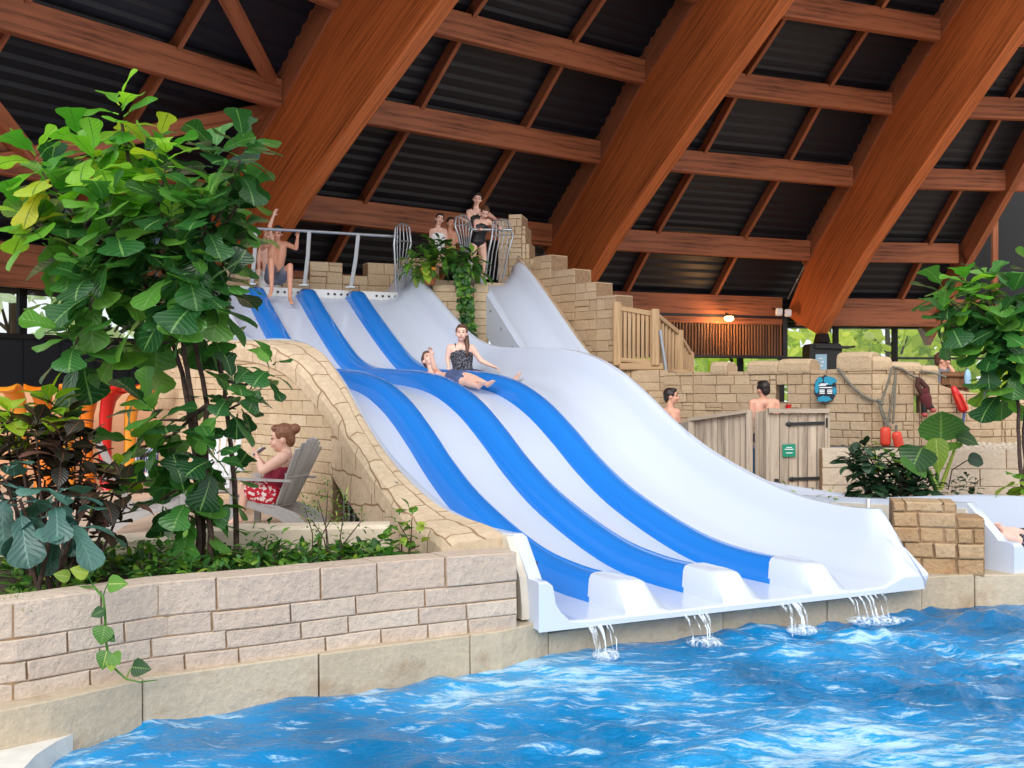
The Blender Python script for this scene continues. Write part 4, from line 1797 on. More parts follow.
def buoy(cx_, cy_, y, w, h, lean_, label):
    t = thing('buoy', at(cx_, cy_ + h / 2, y), label, 'buoy', None)
    sc = y / FPX
    mb = MB()
    R = Matrix.Rotation(lean_, 3, 'Y')
    c = at(cx_, cy_, y)
    loops = []
    for f_ in (-.5, -.47, -.42, -.3, 0, .3, .42, .47, .5):
        r = w / 2 * sc * {.5: .35, .47: .72, .42: .92, .3: 1, 0: 1}[abs(f_)]
        loops.append([c + R @ V((r * math.cos(a * PI / 7), r * .8 * math.sin(a * PI / 7), f_ * h * sc)) for a in range(14)])
    mb.loft(loops, smooth=True)
    mb.build('body', M['buoy'], t)
    mb = MB()
    tp = c + R @ V((0, 0, h * sc * .5))
    mb.tube([tp, tp + Z * .1], .02, 6)
    mb.build('rope_end', M['rope'], t)
    return t


buoy(885.5, 436.5, yk - .05, 10.5, 19, 0, 'red buoy hanging upright under the rope, left of the tilted one')
buoy(898, 440.5, yk - .1, 10, 18, -.2, 'tilted red buoy hanging right beside the upright one')
t = thing('rescue_buoy', at(960, 414, 17.1), 'long red rescue torpedo buoy hanging on the castle wall', 'buoy')
a_, b_ = at(952.5, 386, 17.1), at(964.5, 412, 17.1)
mb = MB()
d = (b_ - a_)
_, x_, u_ = axes(d)
loops = []
for f_, r in ((0, .02), (.06, .045), (.25, .06), (.6, .075), (.85, .08), (.95, .07), (1, .035)):
    loops.append([a_ + d * f_ + (x_ * math.cos(q * PI / 6) * 1.0 + u_ * math.sin(q * PI / 6)) * r for q in range(12)])
mb.loft(loops, smooth=True)
mb.build('body', M['red'], t)
mb = MB()
for o_ in (-.06, .06):
    mb.tube([a_ + d * f_ + V((o_ * .6, -.07, 0)) + x_ * o_ * .3 for f_ in (.3, .6, .9)], .02, 6)
mb.build('grip_ridge', M['buoy'], t)
mb = MB()
mb.tube([b_, at(962.5, 424, 17.1), at(963, 431, 17.05)], .022, 6)
mb.tube([at(960, 431, 17.05), at(963, 427, 17.05), at(966, 432, 17.05), at(963, 436, 17.05), at(960, 431, 17.05)], .03, 6)
st = mb.build('strap', M['shorts_blue'], t)

t = thing('hanging_doll', at(926, 414, 16.95), 'dark red and black stuffed doll hanging by its arms from the rope', 'toy')
yd = 16.95
mb = MB()
mb.ell(at(926, 399.5, yd), (.085, .08, .12))
mb.caps(at(925.5, 398, yd), at(927, 405, yd), .09, .075)
mb.ell(at(925, 391.5, yd), (.06, .06, .065))
mb.build('body', flat_mat('doll_wine', rgb(92, 34, 40), .9), t)
for (p, q, r_) in (((923, 395), (917.5, 386), (917.8, 379)), ((927, 395), (927, 388), (920, 380))):
    mb = MB()
    mb.caps(at(*p, yd), at(*q, yd), .045, .04)
    mb.caps(at(*q, yd), at(*r_, yd), .04, .035)
    mb.build('arm', flat_mat('doll_brown', rgb(74, 40, 34), .9), t)
for (p, q) in (((924.5, 404), (924, 414)), ((927.5, 404), (932.5, 409.5))):
    mb = MB()
    mb.caps(at(*p, yd), at(*q, yd), .055, .04)
    lg = mb.build('leg', M['swim_black'], t)
    mb = MB()
    mb.ell(at(q[0] + .6, q[1] + .8, yd - .03), (.05, .06, .035))
    mb.build('foot', M['lip'], lg)

# ochre patch of stone, bamboo gap fence and pale blue float on the wall to the right
bf = thing('bamboo_fence', at(956, 388, 17.4), 'short brown bamboo fence in the gap of the castle wall', 'fence')
mb = MB()
for k in range(11):
    x = 943 + 24 * k / 10.0
    mb.tube([at(x, 392, 17.4), at(x, 371.5 + .4 * (k % 3), 17.4)], .035, 6)
mb.build('canes', M['bamboo'], bf)
mb = MB()
for y in (375, 386):
    mb.tube([at(942, y, 17.35), at(968, y + 1, 17.35)], .03, 6)
mb.build('crossbar', M['bamboo'], bf)
fl = thing('float', at(967.5, 388, 17.3), 'small pale blue oval float on the bamboo fence', 'float')
mb = MB()
mb.ell(at(967.6, 378.5, 17.25), (.055, .04, .15))
mb.build('body', M['sign_blue'], fl)
mb = MB()
mb.tube([at(967.6, 369.5, 17.25), at(966, 366, 17.3)], .012)
mb.build('cord', M['rope'], fl)

# curved plastic posts along the tan wall


def curl(px, phi, mat, label, y):
    """upright moulded band that bends over into a flared lip; phi = which way the lip points (0 = to the viewer)"""
    base = at(px, 0, y)
    t = thing('plastic_post', (base.x, y, .6), label, 'plastic post', None)
    a = math.radians(phi)
    fw, sd = V((math.sin(a), -math.cos(a), 0)), V((math.cos(a), math.sin(a), 0))
    z1 = HC + (HOR - 391.5) / FPX * y

    def band(mb, prof):
        loops = []
        for k, (fo, z, w) in enumerate(prof):
            fo2, z2, _ = prof[min(k + 1, len(prof) - 1)]
            fo0, z0_, _ = prof[max(k - 1, 0)]
            tn = V((fo2 - fo0, z2 - z0_)).normalized()
            nx_, nz_ = tn.y, -tn.x           # outward normal in the bend plane
            c = V((base.x, y, 0)) + fw * fo + Z * z
            lp = []
            for q in range(9):
                u = q / 4.0 - 1
                lp.append(c + sd * (u * w / 2) + (fw * nx_ + Z * nz_) * (-.05 * u * u))
            for q in range(8, -1, -1):
                u = q / 4.0 - 1
                lp.append(c + sd * (u * w / 2) + (fw * nx_ + Z * nz_) * (-.05 * u * u - .05))
            loops.append(lp)
        mb.loft(loops, smooth=True)
    mb = MB()
    band(mb, [(.10, .58, .25), (.03, .75, .22), (0, 1.0, .19), (0, 1.4, .18), (.015, z1 - .34, .20), (.06, z1 - .16, .24), (.16, z1 - .06, .28), (.28, z1 - .03, .31)])
    mb.build('band', mat, t)
    mb = MB()
    band(mb, [(.16, z1 - .05, .30), (.24, z1 - .022, .35), (.34, z1, .38), (.40, z1 + .012, .37), (.42, z1 - .02, .35)])
    mb.build('flared_lip', mat, t)


for px, phi, m_, lab in ((17, 0, 'orange2', 'amber plastic post with a flared lip, leftmost by the tan wall'),
                         (43, 15, 'orange', 'orange plastic post behind the croton, second from the left'),
                         (68, 35, 'orange2', 'amber plastic post behind the croton, left of the deep orange one'),
                         (90, 60, 'orange', 'deep orange plastic post immediately left of the red one'),
                         (109, 62, 'red', 'red plastic post with a flared lip'),
                         (134, 65, 'orange2', 'amber plastic post right of the red one, half behind fig leaves')):
    curl(px, phi, M[m_], lab, 15.4)


# ================================================================== ADIRONDACK CHAIRS
def adirondack(label, loc, rz, mat, group=None, sc=1.0):
    """local frame: x = the way the sitter faces, z up"""
    t = thing('adirondack_chair', (0, 0, 0), label, 'chair', group)
    mb = MB()
    for k in range(7):       # curved seat slats run across
        x = .38 - k * .085
        z = .36 - .012 * k - (.03 if k > 3 else 0)
        mb.rbox((x, 0, z), (.075, .54, .022), .006)
    mb.build('seat', mat, t)
    mb = MB()
    nb_ = 7
    for k in range(nb_):     # fan of back slats
        a = (k - (nb_ - 1) / 2) / ((nb_ - 1) / 2)
        h = .86 - .13 * a * a
        base = V((-.17, a * .2, .28))
        top = base + V((-.36 * h / .86, a * .09, h * .9))
        mb.beam(base, top, .022 * 1, .072, V((0, 1, 0)), r=.006)
    mb.build('backrest', mat, t)
    mb = MB()
    mb.beam(V((-.32, -.27, .62)), V((-.32, .27, .62)), .03, .06)
    mb.build('back_brace', mat, t)
    for s in (-1, 1):
        mb = MB()
        pts = [(-.40, s * .30, .565), (-.2, s * .31, .57), (.15, s * .33, .575), (.40, s * .34, .58), (.46, s * .335, .578)]
        wd = [.05, .07, .12, .15, .10]
        lo = []
        for p, w in zip(pts, wd):
            p = V(p)
            lo.append([p + V((0, -w / 2, -.013)), p + V((0, w / 2, -.013)), p + V((0, w / 2, .013)), p + V((0, -w / 2, .013))])
        mb.loft(lo, uv=lambda i, j: (i * .3, j * .1))
        mb.build('armrest', mat, t)
        mb = MB()
        mb.loft([[V((.33, s * .27, 0)), V((.41, s * .27, 0)), V((.41, s * .30, 0)), V((.33, s * .30, 0))],
                 [V((.31, s * .27, .56)), V((.40, s * .27, .56)), V((.40, s * .30, .56)), V((.31, s * .30, .56))]], uv=lambda i, j: (i * .56, j * .08))
        mb.build('leg', mat, t)
        mb = MB()
        sec = [(.40, .36, .30), (.1, .31, .22), (-.2, .27, .13), (-.42, .2, .0), (-.56, .09, 0)]
        lo = [[V((x, s * .235, zb)), V((x, s * .265, zb)), V((x, s * .265, zt)), V((x, s * .235, zt))] for x, zt, zb in sec]
        mb.loft(lo, uv=lambda i, j: (i * .25, j * .1))
        mb.build('rear_leg', mat, t)
    t.location = loc
    t.rotation_euler = (0, 0, rz)
    t.scale = (sc,) * 3
    return t


YC = 11.3
adirondack('grey slatted garden chair the reading woman lies back in', (at(272.5, 0, YC).x, YC + .02, .6), math.radians(163), M['chair_grey'], sc=.87)
adirondack('grey slatted garden chair with a striped towel, left of the fig stems', (at(146, 0, 11.0).x, 11.0, .6), math.radians(28), M['chair_grey'], sc=.9)
adirondack('pale garden chair half hidden behind the fig stems', (at(213, 0, 12.4).x, 12.4, .6), math.radians(-80), M['chair_pale'], sc=.9)


def towel(label, mat, pts, y, w, name='towel'):
    mb = MB()
    lo = []
    rr = random.Random(len(label))
    for i, (px, py) in enumerate(pts):
        p = at(px, py, y)
        row = []
        m = 9
        for k in range(m):
            f_ = k / (m - 1.0) - .5
            row.append(p + V((rr.uniform(-.012, .012), f_ * w, .02 * math.sin(k * 2.1 + i))))
        for k in range(m - 1, -1, -1):
            f_ = k / (m - 1.0) - .5
            row.append(row[k] + V((.02, 0, -.03)))
        lo.append(row)
    mb.loft(lo, smooth=True)
    return tag(mb.build(name, mat), label, 'towel')


towel('blue and white striped towel hung over the left chair', M['stripe'], [(139, 470), (142, 455), (147, 449), (151, 452), (151, 468)], 10.85, .3)
towel('white towel lying on the left chair beside the striped one', M['towel_white'], [(150, 474), (154, 469), (162, 471), (165, 480), (166, 488)], 10.9, .36)


# ================================================================== PEOPLE
def remesh(name, mb, mat, parent, vox=.011, it=5):
    me = mb.mesh(name + '_raw', mat, V((0, 0, 0)))
    ob = bpy.data.objects.new(name + '_raw', me)
    COL.objects.link(ob)
    m = ob.modifiers.new('r', 'REMESH')
    m.mode = 'VOXEL'
    m.voxel_size = vox
    m.use_smooth_shade = True
    s = ob.modifiers.new('s', 'SMOOTH')
    s.iterations = it
    s.factor = .5
    dg = bpy.context.evaluated_depsgraph_get()
    dg.update()
    nm = bpy.data.meshes.new_from_object(ob.evaluated_get(dg))
    nm.name = name
    bpy.data.objects.remove(ob)
    bpy.data.meshes.remove(me)
    nm.materials.clear()
    nm.materials.append(mat)
    org = ORG[parent.name] if parent is not None else V((sum(v.co.x for v in nm.vertices) / len(nm.vertices), sum(v.co.y for v in nm.vertices) / len(nm.vertices), min(v.co.z for v in nm.vertices)))
    nm.transform(Matrix.Translation(-org))
    nm.polygons.foreach_set('use_smooth', [True] * len(nm.polygons))
    o = bpy.data.objects.new(name, nm)
    COL.objects.link(o)
    if parent is not None:
        o.parent = parent
    else:
        o.location = org
    ORG[o.name] = org
    return o


def hand(mb, wrist, d, palm_n, sc, curl=.5, side=1):
    """palm and five fingers; d = pointing direction, palm_n = the way the palm faces"""
    d = d.normalized()
    palm_n = (palm_n - d * palm_n.dot(d)).normalized()
    x = d.cross(palm_n).normalized() * side
    pc = wrist + d * .05 * sc
    R = Matrix((x, palm_n, d)).transposed()
    mb.ell(pc, (.040 * sc, .017 * sc, .052 * sc), R, 10, 8)
    mb.caps(wrist - d * .02 * sc, wrist + d * .03 * sc, .026 * sc, .024 * sc, 8)
    for k, (o_, ln) in enumerate(((-.030, .062), (-.010, .074), (.010, .070), (.029, .054))):
        b = wrist + d * .092 * sc + x * o_ * sc
        d1 = (d + palm_n * curl * .9 + x * o_ * 2).normalized()
        m = b + d1 * ln * .55 * sc
        d2 = (d * (1 - curl) + palm_n * (.3 + curl * 1.6)).normalized()
        e = m + d2 * ln * .5 * sc
        mb.caps(b - d * .012 * sc, m, .0095 * sc, .0088 * sc, 6)
        mb.caps(m, e, .0088 * sc, .0075 * sc, 6)
    b = wrist + d * .028 * sc + x * -.030 * sc
    m = b + (d * .5 - x * .7 + palm_n * .4).normalized() * .036 * sc
    e = m + (d * .8 - x * .2 + palm_n * .5).normalized() * .03 * sc
    mb.caps(b, m, .012 * sc, .0105 * sc, 6)
    mb.caps(m, e, .0105 * sc, .0085 * sc, 6)


def person(label, J, face, sc=1.0, skin='skin', hair='hair_dark', style='short', clothes=(), fat=1.0, grip=None, up=None, vox=.011, hd=1.12):
    """J = joints in world space: head neck shL shR elL elR haL haR pel hpL hpR knL knR anL anR toL toR (any limb may be left out)"""
    g_ = lambda k: J.get(k)
    base = min((p for p in J.values()), key=lambda p: p.z)
    pel = g_('pel')
    loc = V((pel.x, pel.y, base.z)) if pel is not None else V((g_('neck').x, g_('neck').y, base.z))
    t = thing('person', loc, label, 'person')
    sk = M[skin]
    head, neck = J['head'], J['neck']
    face = V(face).normalized()
    upv = (head - neck) if up is None else V(up)
    upv = (upv - face * upv.dot(face)).normalized()
    rt = face.cross(upv).normalized()
    HR = Matrix((rt, face, upv)).transposed()
    hs = sc * hd

    def hp(x, y, z):
        return head + HR @ V((x * hs, y * hs, z * hs))

    def torso(mb, grow, lo=True, hi=True):
        shL, shR = J['shL'], J['shR']
        sm = (shL + shR) / 2
        if pel is None:
            return
        hL, hR = J.get('hpL', pel), J.get('hpR', pel)
        w = (shR - shL)
        chest = sm.lerp(pel, .30)
        waist = sm.lerp(pel, .68)
        if hi:
            for s_, e_ in ((shL, hL), (shR, hR)):
                a = s_.lerp(sm, .42).lerp(pel, .12)
                c = chest + w * (.24 if s_ is shR else -.24)
                wv = waist + w * (.17 if s_ is shR else -.17)
                mb.caps(a, c, (.082 * fat) * sc + grow, (.088 * fat) * sc + grow)
                mb.caps(c, wv, (.088 * fat) * sc + grow, (.084 * fat) * sc + grow)
                mb.caps(wv, e_.lerp(pel, .3), (.084 * fat) * sc + grow, (.1 * fat) * sc + grow)
        if lo:
            mb.caps(hL.lerp(pel, .2), hR.lerp(pel, .2), .105 * fat * sc + grow, .105 * fat * sc + grow)
            mb.caps(pel, waist.lerp(pel, .5), .11 * fat * sc + grow, .1 * fat * sc + grow)

    mb = MB()
    # head
    mb.ell(hp(0, -.012, .028), (.076 * hs, .094 * hs, .09 * hs), HR, 16, 12)
    mb.ell(hp(0, .012, -.035), (.058 * hs, .075 * hs, .078 * hs), HR, 14, 10)
    mb.ell(hp(0, .048, -.088), (.026 * hs, .03 * hs, .024 * hs), HR)
    mb.caps(hp(0, .083, .012), hp(0, .104, -.026), .010 * hs, .0145 * hs, 8)
    for s_ in (-1, 1):
        mb.ell(hp(s_ * .077, -.012, -.008), (.012 * hs, .022 * hs, .034 * hs), HR)
        mb.ell(hp(s_ * .034, .07, .026), (.026 * hs, .014 * hs, .01 * hs), HR)
        mb.ell(hp(s_ * .036, .06, -.03), (.026 * hs, .022 * hs, .024 * hs), HR)
    mb.ell(hp(0, .079, -.058), (.024 * hs, .014 * hs, .014 * hs), HR)
    mb.caps(neck - upv * .03 * sc, hp(0, -.02, -.05), .056 * sc * fat ** .5, .050 * sc, 12)
    if 'shL' in J:
        shL, shR = J['shL'], J['shR']
        sm = (shL + shR) / 2
        mb.caps(shL.lerp(shR, .1), shR.lerp(shL, .1), .062 * sc * fat ** .5, .062 * sc * fat ** .5)
        mb.caps(sm, neck, .075 * sc, .056 * sc)
    torso(mb, 0)
    for s_ in 'LR':
        if g_('el' + s_) is not None:
            sh, el = J['sh' + s_], J['el' + s_]
            mb.caps(sh, el, .052 * sc * fat, .040 * sc * fat ** .5)
            if g_('ha' + s_) is not None:
                wr = J['ha' + s_]
                mb.caps(el, el.lerp(wr, .3), .040 * sc * fat ** .5, .041 * sc * fat ** .5)
                mb.caps(el.lerp(wr, .3), wr, .041 * sc * fat ** .5, .026 * sc)
                d = (wr - el)
                gg = (grip or {}).get(s_)
                if gg is None:
                    hand(mb, wr, d, V((0, -.3, -1)), sc, .35, 1 if s_ == 'L' else -1)
                else:
                    hand(mb, wr, V(gg[0]), V(gg[1]), sc, gg[2], 1 if s_ == 'L' else -1)
        if g_('kn' + s_) is not None:
            h_, k_ = J['hp' + s_], J['kn' + s_]
            mb.caps(h_, h_.lerp(k_, .35), .092 * sc * fat, .083 * sc * fat)
            mb.caps(h_.lerp(k_, .35), k_, .083 * sc * fat, .056 * sc)
            if g_('an' + s_) is not None:
                a_ = J['an' + s_]
                mb.caps(k_, k_.lerp(a_, .3), .054 * sc, .056 * sc)
                mb.caps(k_.lerp(a_, .3), a_, .056 * sc, .036 * sc)
                if g_('to' + s_) is not None:
                    to = J['to' + s_]
                    d = (to - a_)
                    dn = d.normalized()
                    shin = (a_ - k_).normalized()
                    heel = a_ + shin * .045 * sc - dn * .03 * sc
                    mb.ell(heel, .034 * sc)
                    ball = a_ + shin * .04 * sc + dn * .13 * sc
                    mb.caps(heel, ball, .034 * sc, .030 * sc, 10)
                    mb.caps(a_, ball, .034 * sc, .026 * sc, 10)
                    sd = dn.cross(shin).normalized()
                    for q in range(5):
                        b = ball + sd * (-.032 + .016 * q) * sc
                        mb.caps(b, b + dn * (.055 - .006 * abs(q - 1)) * sc, .0145 * sc, .011 * sc, 6)
    remesh('body', mb, sk, t, vox)
    # face features
    for s_ in (-1, 1):
        mb = MB()
        mb.ell(hp(s_ * .031, .0805, .010), (.0125 * hs, .008 * hs, .0065 * hs), HR, 8, 6)
        mb.build('eye', M['eye'], t)
        mb = MB()
        mb.caps(hp(s_ * .016, .084, .034), hp(s_ * .05, .068, .036), .0045 * hs, .0035 * hs, 6)
        mb.build('eyebrow', M[hair], t)
    mb = MB()
    mb.ell(hp(0, .088, -.057), (.023 * hs, .008 * hs, .0075 * hs), HR, 10, 6)
    mb.build('mouth', M['lip'], t)
    # hair
    mb = MB()
    mb.ell(hp(0, -.028, .045), (.084 * hs, .098 * hs, .088 * hs), HR, 16, 12)
    mb.ell(hp(0, .03, .095), (.062 * hs, .052 * hs, .032 * hs), HR)
    mb.ell(hp(0, -.07, -.01), (.07 * hs, .05 * hs, .075 * hs), HR)
    for s_ in (-1, 1):
        mb.ell(hp(s_ * .07, -.005, .035), (.018 * hs, .05 * hs, .04 * hs), HR)
    if style == 'long':
        mb.caps(hp(-.055, -.06, -.02), hp(-.085, .0, -.16), .04 * hs, .035 * hs)
        mb.caps(hp(-.085, .0, -.16), hp(-.09, .05, -.30), .035 * hs, .015 * hs)
    elif style == 'bun':
        mb.ell(hp(0, -.125, .07), .048 * hs)
    elif style == 'tied':
        mb.caps(hp(0, -.09, .03), hp(0, -.12, -.12), .04 * hs, .022 * hs)
    remesh('hair', mb, M[hair], t, vox, 3)
    # clothes
    for kind, mat, name in clothes:
        mb = MB()
        gr_ = (.02 if kind in ('swimsuit', 'tanktop') else .014) * sc
        shL, shR = J['shL'], J['shR']
        sm = (shL + shR) / 2
        if kind in ('swimsuit', 'tanktop', 'tshirt'):
            w = shR - shL
            chest = sm.lerp(pel, .30)
            waist = sm.lerp(pel, .68)
            for sg_ in (-1, 1):
                c = chest + w * .22 * sg_
                wv = waist + w * .16 * sg_
                mb.caps(c.lerp(wv, .05), wv, .09 * fat * sc + gr_, .084 * fat * sc + gr_)
                mb.caps(wv, pel + w * .14 * sg_, .084 * fat * sc + gr_, .098 * fat * sc + gr_)
                if sg_ == 1:
                    mb.caps(chest, pel, .09 * fat * sc + gr_, .098 * fat * sc + gr_)
                n_ = face if abs(face.z) < .8 else V((0, -1, 0))
                fw = V((n_.x, n_.y, 0)).normalized()
                mb.caps(c + fw * .085 * sc * fat, sm + w * .25 * sg_ + fw * .03 * sc + Z * .058 * sc, .02 * sc, .016 * sc)
                mb.caps(sm + w * .25 * sg_ + fw * .03 * sc + Z * .058 * sc, sm + w * .22 * sg_ - fw * .07 * sc, .016 * sc, .016 * sc)
                if kind == 'tshirt':
                    mb.caps(sm + w * .2 * sg_, chest + w * .2 * sg_, .085 * fat * sc + gr_, .09 * fat * sc + gr_)
            if kind == 'swimsuit' or kind == 'tshirt':
                hL, hR = J.get('hpL', pel), J.get('hpR', pel)
                mb.caps(hL.lerp(pel, .35), hR.lerp(pel, .35), .1 * fat * sc + gr_, .1 * fat * sc + gr_)
        elif kind == 'shorts':
            hL, hR = J['hpL'], J['hpR']
            mb.caps(hL.lerp(pel, .2), hR.lerp(pel, .2), .108 * fat * sc + gr_, .108 * fat * sc + gr_)
            for s_ in 'LR':
                if g_('kn' + s_) is not None:
                    h_, k_ = J['hp' + s_], J['kn' + s_]
                    mb.caps(h_, h_.lerp(k_, .6), .096 * fat * sc + gr_, .088 * fat * sc + gr_)
        remesh(name, mb, M[mat], t, vox, 3)
    return t


def jd(y, d):
    return {k: at(v[0], v[1], y + (v[2] if len(v) > 2 else 0)) for k, v in d.items()}


# man hanging on the bar at the top of the slide
person('bare-chested dark-haired man in grey shorts hanging on the bar at the slide top', jd(20.1, {
    'head': (277.5, 233.2, -.1), 'neck': (277.3, 241.5), 'shL': (267.8, 243.5), 'shR': (287.5, 244.5), 'elL': (262.2, 249, -.1), 'elR': (296.2, 248.5, -.1), 'haL': (265.3, 234.5, -.42), 'haR': (297.6, 237, -.18),
    'pel': (275, 277, .1), 'hpL': (270, 279), 'hpR': (280, 279), 'knL': (271.3, 260.5, -.40), 'knR': (290, 266, -.36), 'anL': (271.5, 288, -.46), 'anR': (290, 297, -.42), 'toL': (269.5, 296, -.62), 'toR': (293.5, 305, -.66)}),
    (.04, -1, -.25), 1.0, 'skin_tan', 'hair_dark', 'short', [('shorts', 'shorts_grey', 'shorts')], 1.0,
    {'L': ((0, .1, 1), (0, 1, 0), .9), 'R': ((0, .1, 1), (0, 1, 0), .9)})
# the one behind him with a raised arm
person('fair person mostly hidden behind the man at the bar, one forearm raised', jd(20.65, {
    'head': (271, 236), 'neck': (270, 243), 'shL': (262, 247), 'shR': (278, 246), 'elR': (269.5, 226.5, -.1), 'haR': (273.5, 216, -.1), 'elL': (258.5, 258), 'haL': (259, 269, -.2),
    'pel': (269, 275), 'hpL': (265, 276), 'hpR': (274, 276), 'knL': (264, 290), 'knR': (274, 290)}),
    (.1, -1, 0), 1.0, 'skin_pale', 'hair_brown', 'short', [('shorts', 'towel_white', 'shorts')])
# woman sitting in the right lane
person('smiling woman in a dark spotted tank top sitting in the right slide lane', jd(17.2, {
    'head': (461.6, 333.2, -.05), 'neck': (461.4, 342.5), 'shL': (449.8, 347.8), 'shR': (472, 347.8), 'elL': (447.4, 359), 'elR': (481, 360.8, -.02), 'haL': (449, 368, -.1), 'haR': (492.5, 366, -.1),
    'pel': (463, 373), 'hpL': (458, 375), 'hpR': (468, 375), 'knL': (482, 378, -.38), 'knR': (488, 377.5, -.36), 'anL': (501, 384, -.75), 'anR': (513, 380.5, -.8), 'toL': (504, 379, -.88), 'toR': (518, 373, -.9)}),
    (-.02, -1, .02), 1.02, 'skin_pale', 'hair_brown', 'long', [('tanktop', 'dark_dots', 'tank_top'), ('shorts', 'shorts_navy', 'shorts')])
# the one lying back beside her
person('person in blue shorts lying back in the third slide lane, feet first', jd(15.6, {
    'head': (428.5, 360, .60), 'neck': (431.5, 372, .5), 'shL': (432, 379, .42), 'shR': (442, 377, .55), 'elR': (434, 368, .3), 'haR': (431.8, 356, .25), 'elL': (432, 377, .2), 'haL': (440, 379, 0),
    'pel': (450.5, 378.5, .08), 'hpL': (452, 380, 0), 'hpR': (453.5, 376.5, .12), 'knL': (466, 382, -.4), 'knR': (469, 376.5, -.28), 'anL': (478, 386, -.78), 'anR': (487, 384, -.75), 'toL': (484, 380.5, -.95), 'toR': (493.5, 379.5, -.92)}),
    (.2, -.72, .62), .96, 'skin_pale', 'hair_brown', 'short', [('shorts', 'shorts_blue', 'shorts')], up=(-.4, .6, .7))
# four at the top of the second slide
person('tall woman in a black halter swimsuit standing at the top of the stairs', jd(22.6, {
    'head': (477.4, 199.5), 'neck': (476, 207.5), 'shL': (468.6, 211.8), 'shR': (485.6, 212.2), 'elL': (468.6, 222.5, -.1), 'haL': (460, 218, -.35), 'elR': (494, 218.3, -.1), 'haR': (500, 226, -.4),
    'pel': (477.5, 237), 'hpL': (473.2, 239), 'hpR': (481.6, 239), 'knL': (473.5, 260), 'knR': (481.5, 260), 'anL': (473.5, 279), 'anR': (481.5, 279)}),
    (.05, -1, -.12), 1.0, 'skin_pale', 'hair_dark', 'tied', [('swimsuit', 'swim_black', 'swimsuit')])
person('girl in a black swimsuit leaning on the short bar, looking down', jd(22.0, {
    'head': (484.6, 212.6, -.15), 'neck': (482.4, 219, -.05), 'shL': (475.8, 221.8, -.05), 'shR': (488.8, 221.2, -.05), 'elL': (475.5, 230, -.1), 'haL': (480, 229.6, -.36), 'elR': (494.3, 226.5, -.1), 'haR': (499, 228.8, -.34),
    'pel': (477.6, 241), 'hpL': (473.5, 242.5), 'hpR': (481.8, 242.5), 'knL': (473.5, 257, -.1), 'knR': (484.3, 258), 'anL': (478, 272, -.05), 'anR': (485, 274), 'toL': (479, 276, -.2), 'toR': (486.5, 277, -.15)}),
    (.2, -1, -.75), .95, 'skin_pale', 'hair_brown', 'tied', [('swimsuit', 'swim_black', 'swimsuit')],
    1.0, {'L': ((.2, -.6, .1), (0, -.2, -1), .8), 'R': ((.2, -.6, .1), (0, -.2, -1), .8)})
person('dark-haired bare-shouldered child standing just above the planter leaves', jd(22.3, {
    'head': (439.6, 219.4), 'neck': (438, 226.5), 'shL': (431.5, 231), 'shR': (445, 231), 'elL': (430.5, 241), 'elR': (446.5, 241), 'pel': (438, 250), 'hpL': (434.5, 251), 'hpR': (441.5, 251), 'knL': (435, 265), 'knR': (441, 265)}),
    (.25, -1, 0), .92, 'skin_pale', 'hair_dark', 'tied', [('tanktop', 'towel_white', 'top')])
person('child with a tanned face peering from behind the bar guard and planter', jd(22.5, {
    'head': (450.6, 223.2), 'neck': (450, 230), 'shL': (444.5, 234), 'shR': (456.5, 234), 'elL': (444, 243), 'elR': (457.5, 242), 'pel': (450, 252), 'hpL': (447, 253), 'hpR': (453.5, 253), 'knL': (447, 266), 'knR': (453.5, 266)}),
    (.45, -1, -.05), .9, 'skin_tan', 'hair_dark', 'short', [('shorts', 'shorts_navy', 'shorts')])
# hot tub
person('bare man seen from behind in the hot tub over the plank door', jd(17.3, {
    'head': (762.8, 389.6), 'neck': (763.3, 398.5), 'shL': (752, 402.5), 'shR': (776.5, 402.5), 'elL': (750.5, 419), 'elR': (779, 416), 'haR': (786.5, 407.5, -.45), 'pel': (764, 436), 'hpL': (759, 438), 'hpR': (769, 438)}),
    (-.45, .9, 0), 1.0, 'skin', 'hair_dark', 'short', [('shorts', 'shorts_navy', 'shorts')])
cup = thing('cup', at(788.5, 409.5, 16.65), 'small red cup in the hand of the man over the plank door', 'cup')
mb = MB()
cq = at(788.5, 407.6, 16.65)
mb.tube([cq - Z * .045, cq + Z * .045], [.035, .045], 12)
mb.build('bowl', M['red'], cup)
mb = MB()
mb.tube([cq + Z * .045, cq + Z * .052], .048, 12)
mb.build('rim', M['lip'], cup)
person('bare dark-haired man in profile behind the slide edge below the stair', jd(18.0, {
    'head': (671.6, 396.6), 'neck': (670, 405.5), 'shL': (662, 411.5, .05), 'shR': (677.5, 412, -.05), 'elL': (660, 428), 'elR': (679, 429), 'pel': (669.5, 446), 'hpL': (664.5, 448), 'hpR': (674.5, 448)}),
    (1, -.15, 0), 1.0, 'skin', 'hair_dark', 'short', [('shorts', 'shorts_navy', 'shorts')])
# water for the hot tub
mb = MB()
mb.prism([tuple(at(660, 430, 18.9)[:2]), tuple(at(690, 430, 17.1)[:2]), tuple(at(825, 430, 16.1)[:2]), tuple(at(860, 430, 16.9)[:2])], .5, 1.12)
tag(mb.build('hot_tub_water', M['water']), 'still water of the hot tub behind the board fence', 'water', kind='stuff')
person('brown-haired person in a grey top behind the bamboo fence in the wall gap', jd(18.6, {
    'head': (942.6, 360.6), 'neck': (942.5, 368), 'shL': (937, 374), 'shR': (951, 374), 'elR': (953, 372, -.25), 'haR': (949, 365.5, -.25), 'elL': (936, 385), 'pel': (944, 404), 'hpL': (940, 406), 'hpR': (948.5, 406)}),
    (.95, -.35, -.05), 1.0, 'skin', 'hair_brown', 'short', [('tshirt', 'shorts_grey', 'top')])
